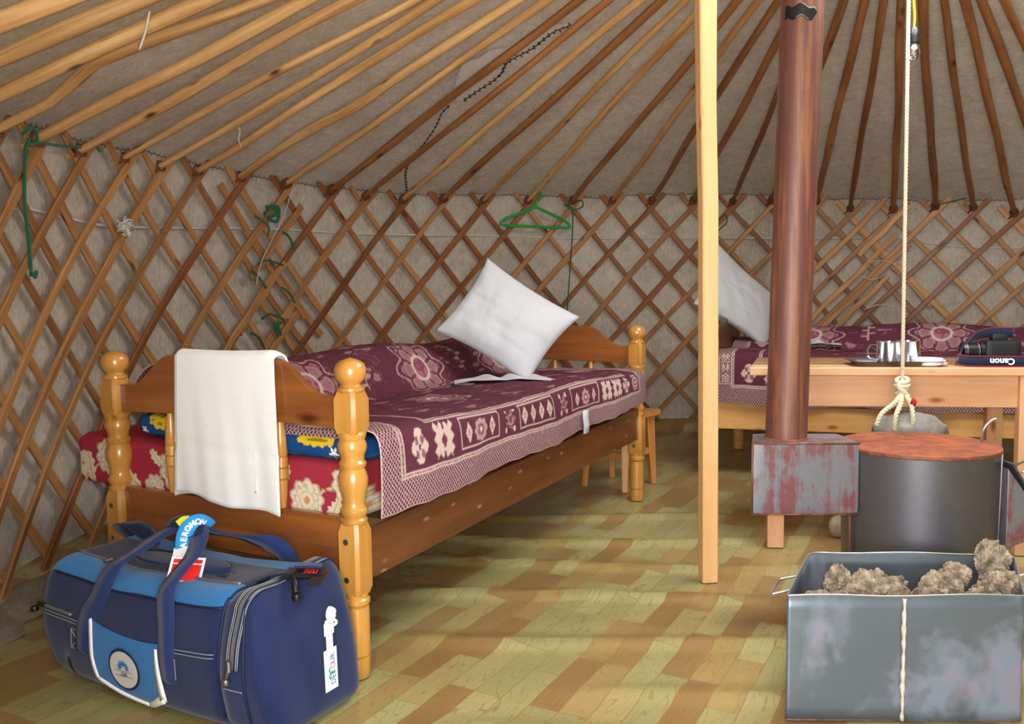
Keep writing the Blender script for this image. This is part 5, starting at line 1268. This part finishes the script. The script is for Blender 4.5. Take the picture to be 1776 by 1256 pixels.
tape(seg((.416, .040), (.408, .165), 10), np.linspace(.024, .009, 10))
# round badge
bc = np.array(fr2(.297, .095, .006)); e1 = fr2(.33, .095, .006) - fr2(.26, .095, .006); e2 = fr2(.297, .11, .006) - fr2(.297, .06, .006); e1 /= np.linalg.norm(e1); e2 /= np.linalg.norm(e2); en = np.cross(e1, e2)
def disc(r, off, nm, mt, par):
    mb = MB(); ring = [bc + e1 * r * cos(t) + e2 * r * sin(t) + en * off for t in np.linspace(0, 2 * pi, 40, endpoint=False)]; ring2 = [p + en * .001 for p in ring]; mb.sweep([ring, ring2]); return mb.build(nm, mt, par, fix=False)
bd_ = disc(.051, 0.001, 'badge', M_DARKB, bag); bd_['label'] = 'round dark-edged badge'
disc(.045, .0021, 'badge_face', M_BADGE, bd_)
mb = MB()
for k in range(9):
    a = pi * (.02 + .96 * k / 8); l0, l1 = .006, .020 + .004 * sin(a); w_ = .0035
    d = e1 * cos(a) + e2 * sin(a); s_ = -e1 * sin(a) + e2 * cos(a); b0 = bc + e2 * .0015 + en * .0034
    mb.add([b0 + d * l0, b0 + d * (l0 + l1) * .5 + s_ * w_, b0 + d * l1, b0 + d * (l0 + l1) * .5 - s_ * w_], [[0, 1, 2, 3]], [[(0, 0)] * 4])
mb.build('badge_emblem', M_SKY, bd_, fix=False, solid=.0006)
mb = MB()
for z_ in (-.004, -.016): mb.bar(bc + e2 * z_ - e1 * .029 + en * .0036, bc + e2 * z_ + e1 * .029 + en * .0036, .0011, .0005, up=en, ch=.0001)
mb.build('badge_lines', M_TXTK, bd_, fix=False)
text('badge_letters', 'css', .017, M_TXTK, bd_, frame_m(bc - e2 * .010 + en * .0036, e1, e2), .0003)
# stitched crosses by the strap roots
for x0_ in (.115, .445):
    mb = MB(); a, b_, c_, d_ = (fr2(x0_ - .022, .150, .004), fr2(x0_ + .022, .150, .004), fr2(x0_ + .022, .103, .004), fr2(x0_ - .022, .103, .004))
    for p, q in ((a, b_), (b_, c_), (c_, d_), (d_, a), (a, c_), (b_, d_)): mb.tube([p, q], .0008, 5)
    mb.build('stitched_cross', M_THREAD, bag, fix=False)
# carry handles: two webbing loops meeting in a wrapped grip over the middle
GZ = .392
fl_ = [front(.168, .10, .004), front(.176, .15, .005), front(.200, .195, .007), front(.232, .240, .009), (.262, -.010, .308), (.290, .045, .345), (.318, .100, .378), (.340, .122, GZ)]
fr_ = [front(.478, .09, .004), front(.476, .15, .005), front(.475, .215, .009), (.472, -.030, .292), (.466, .010, .326), (.455, .060, .350), (.430, .100, .376), (.395, .120, GZ - .002)]
bl_ = [(.155, .278, .15), (.165, .280, .22), (.19, .262, .315), (.25, .20, .358), (.33, .145, GZ - .006)]
br_ = [(.39, .140, GZ - .006), (.42, .17, .368), (.47, .225, .345), (.54, .262, .315), (.56, .280, .22), (.56, .276, .14)]
for nm, P in (('handle_strap', fl_), ('handle_strap', fr_), ('handle_strap', bl_), ('handle_strap', br_)):
    P = spline(P, 8); mb = MB(); Wd = np.tile(np.array([1.0, 0, .0]), (len(P), 1)); 
    t = np.linspace(0, 1, len(P))[:, None]
    Wd = np.array([1, .0, .25]) * (1 - t * .6) + np.array([.3, .6, .2]) * t * .6 if P is not None and P[0][1] < .05 else np.array([1, .1, 0]) * (1 - t) + np.array([.8, .6, 0]) * t
    mb.ribbon(P, .047, Wd, .0035); mb.build(nm, M_STRAP, bag, smooth=True, fix=False)
mb = MB(); mb.tube(spline([(.305, .120, .378), (.325, .128, GZ), (.365, .132, GZ + .004), (.402, .126, GZ - .006), (.424, .112, GZ - .018)], 6), [.017] * 4 + [.021] * 17 + [.018] * 4, 14, flat=.8); mb.build('grip_wrap', M_NAVYD, bag, smooth=True, fix=False)
# shoulder strap lying on top with its pad
S_ = [(.05, .25, .29), (.035, .22, .305), (.05, .17, .345), (.10, .17, .350), (.14, .19, .318), (.17, .16, .303), (.21, .12, .302)]
P = spline(S_, 8); mb = MB(); mb.ribbon(P, .042, (.35, 1, 0), .0035); mb.build('shoulder_strap', M_NAVYD, bag, smooth=True, fix=False)
P = spline([(.50, .105, .300), (.55, .10, .298), (.60, .105, .292), (.655, .115, .318), (.70, .130, .326)], 8); mb = MB(); mb.ribbon(P, .040, (0, 1, .0), .0035); mb.build('shoulder_strap', M_NAVYD, bag, smooth=True, fix=False)
mb = MB(); rows = []
for k in range(30):
    t = k / 29; x = .20 + .315 * t; w_ = .036 * (1 - abs(2 * t - 1) ** 6) + .006; zc = .303 + .006 * sin(t * pi) - .008 * sin(t * 6) * .4
    rows.append([(x, .108 - .006 * sin(t * 4) + w_ * cos(a), zc + .009 * sin(a)) for a in np.linspace(0, 2 * pi, 18, endpoint=False)])
mb.sweep(rows); o = mb.build('shoulder_pad', M_NAVY, bag, smooth=True, fix=False)
line('pad_edge', [(.20 + .315 * t, .108 - .006 * sin(t * 4) + (.034 * (1 - abs(2 * t - 1) ** 6) + .004) * s_, .310) for s_, rng_ in ((-1, np.linspace(0.02, .98, 30)), (1, np.linspace(.98, 0.02, 30))) for t in rng_], .0015, M_PIPING, o)
# main zip along the top
P = [(x, .056, bag_def(np.array([[x, .058, BH]]))[0][2] + .002) for x in np.linspace(.035, .61, 40)]; line('main_zip', P, .0038, M_ZIP)
mb = MB(); q = np.array(P[9]) + (0, 0, .004); mb.box(q, (.026, .012, .008), .003); mb.box(q + (.004, -.014, .002), (.012, .02, .006), .002); mb.build('zip_puller', M_BOLT, bag, smooth=40)
# swivel buckle at the right end
bk = np.array([.730, .135, .312]); mb = MB(); mb.box(bk + (.0, .0, .014), (.085, .052, .014), .005, .5); mb.box(bk + (.036, -.002, .010), (.030, .064, .016), .005, .5); mb.tube(spline([bk + (-.012, -.032, .016), bk + (.008, -.045, .006), bk + (.018, -.052, -.012)], 5), .0075, 10); mb.lathe([(.001, -.011), (.009, -.007), (.0105, 0), (.009, .007), (.001, .011)], 14, tuple(bk + (.020, -.053, -.020))); bkl = mb.build('buckle', M_BLACK, bag, smooth=40, fix=False)
mb = MB(); mb.ribbon([bk + (-.03, .0, .028), bk + (.0, .012, .030), bk + (.022, .024, .028)], .022, (.45, -.8, 0), .004); mb.build('strap_end', M_STRAP, bkl, fix=False)
for k in range(5):
    mb = MB(); q = bk + (.020, -.006, .0225) + np.array([cos(.5), sin(.5), 0]) * (k - 2) * .0062; mb.box(q, (.0034, .020, .0012), .0002, .5 + .15 * (k % 2)); mb.build('red_mark', M_REDP, bkl)
ri = np.array([.775, .20, .030]); mb = MB(); mb.tube([ri + (-.004, 0, 0), ri + (.003, 0, 0)], .007, 12); mb.build('rivet', M_BOLT, bag)

# ------------------------------------------------------------------ luggage tags
def bagw(p):
    ca, sa = cos(BR), sin(BR); return (BO[0] + p[0] * ca - p[1] * sa, BO[1] + p[0] * sa + p[1] * ca, p[2])
# white tour-operator tag on the end face
tg0 = bagw((.782, .130, .25)); tg = empty('luggage_tag', tg0, BR, 'white luggage tag with coloured lettering hanging at the right end of the bag', 'luggage tag')
fd = np.array([0, 1, 0.0]); dn = np.array([.03, .0, -1.0]); dn /= np.linalg.norm(dn); fd = fd - dn * (fd @ dn); fd /= np.linalg.norm(fd); nn = np.cross(fd, -dn)
def tquad(mb, c0, w, l, th=.0012):
    A = [c0 - fd * w / 2, c0 + fd * w / 2, c0 + fd * w / 2 + dn * l, c0 - fd * w / 2 + dn * l]; mb.sweep([[p for p in A], [p + nn * th for p in A]])
z0 = np.array([.012, 0, 0.0])
mb = MB(); tquad(mb, z0 + dn * .082, .040, .092); mb.build('label_card', M_PAPER, tg, fix=False)
mb = MB(); tquad(mb, z0 + dn * .048, .020, .036); tquad(mb, z0 + dn * .022, .030, .028); mb.build('card_neck', M_PAPER, tg, fix=False)
mb = MB(); mb.tube([z0 + dn * .022 + fd * .014 * cos(t) + nn * (.008 + .008 * sin(t)) + dn * .004 * sin(t) for t in np.linspace(0, 2 * pi, 16, endpoint=False)], .0035, 8, closed=True); rock(mb, z0 + dn * .004 + nn * .008, (.011, .013, .017), 3, 10, .2); mb.build('tied_loop', M_PAPER, tg, smooth=True, fix=False)
tc_ = z0 + dn * .128 + nn * .0016 + fd * .006
text('lettering', 'DER   UR', .0205, M_TXTB, tg, frame_m(tc_, -dn, -fd), .0002, sx=.86)
text('lettering', 'O', .0205, M_TXTR, tg, frame_m(tc_ - dn * .0075, -dn, -fd), .0002, sx=.86)
mb = MB(); q = tc_ + dn * .008; mb.tube([q - fd * (-.006), q - fd * .004, q - fd * .008 - dn * .003], .0012, 6)
for s_ in (-1, 1): mb.tube(spline([q - fd * .007, q - fd * .013 + dn * s_ * .006, q - fd * .010 + dn * s_ * .013], 4), .0018, 6)
mb.build('palm_tree_mark', M_TXTG, tg, fix=False)
# airline baggage tag wrapped round the grip
at0 = bagw((.362, .122, .394)); at = empty('airline_tag', at0, BR, 'blue, white and red airline baggage tag looped round the bag handle', 'luggage tag')
vv = np.array([.75, -.61, .24]); vv /= np.linalg.norm(vv); er_ = np.array([.87, .493, 0]); eu_ = np.cross(vv, er_); eu_ = eu_ if eu_[2] > 0 else -eu_
def tp3(a, b_, d): return er_ * a + eu_ * b_ + vv * d
Pa = spline([tp3(.058, -.010, -.005), tp3(.044, .002, .016), tp3(.024, .006, .034), tp3(.004, -.010, .042), tp3(-.004, -.034, .040), tp3(-.004, -.060, .034)], 6)
Tg = np.gradient(Pa, axis=0); Wg = np.cross(Tg, vv); Wg /= np.linalg.norm(Wg, axis=1)[:, None]
mb = MB(); mb.ribbon(Pa, .037, Wg, .0014); mb.build('blue_loop', M_TAGBLUE, at, smooth=True, fix=False)
L_ = np.zeros(len(Pa)); L_[1:] = np.cumsum(np.linalg.norm(np.diff(Pa, axis=0), axis=1))
for k, ch in enumerate('AEROMON'):
    s_ = L_[-1] - .008 - k * .0138
    p = np.array([np.interp(s_, L_, Pa[:, i]) for i in range(3)]); t = np.array([np.interp(s_ - .004, L_, Pa[:, i]) for i in range(3)]) - p; t /= np.linalg.norm(t); y_ = np.cross(vv, t); y_ /= np.linalg.norm(y_)
    text('lettering', ch, .0185, M_TXTW, at, frame_m(p + vv * .0022, t, y_), .0002, bold=.0006)
mb = MB(); mb.ribbon([tp3(.006, .012, .020), tp3(-.008, .010, .022), tp3(-.020, .0, .022)], .020, -eu_, .0014); mb.build('yellow_end', M_TAGYEL, at, fix=False)
mb = MB(); mb.ribbon([tp3(-.008, -.056, .034), tp3(-.010, -.072, .050), tp3(-.012, -.086, .066)], .036, er_, .0012); w0 = mb.build('white_section', M_PAPER, at, fix=False)
mb = MB(); mb.ribbon([tp3(.010, -.040, .020), tp3(.012, -.060, .018)], .020, er_, .0012); mb.build('white_section', M_PAPER, at, fix=False)
cw = er_ * .97 - eu_ * .18; cl = -eu_ * .92 - er_ * .18 + vv * .42
mb = MB(); mb.ribbon([tp3(.010, -.080, .066), tp3(.010, -.080, .066) + cl * .03, tp3(.010, -.080, .066) + cl * .062], .078, cw, .0012); w1 = mb.build('claim_card', M_PAPER, at, fix=False)
mb = MB(); mb.ribbon([tp3(.009, -.085, .0700), tp3(.009, -.085, .0700) + cl * .03, tp3(.009, -.085, .0700) + cl * .054], .066, cw, .0012); mb.build('red_print', M_TAGRED, w1, fix=False)
mb = MB(); mb.ribbon([tp3(.009, -.085, .0712) + cl * .010, tp3(.009, -.085, .0712) + cl * .0125], .066, cw, .0006); mb.build('white_line', M_PAPER, w1, fix=False)
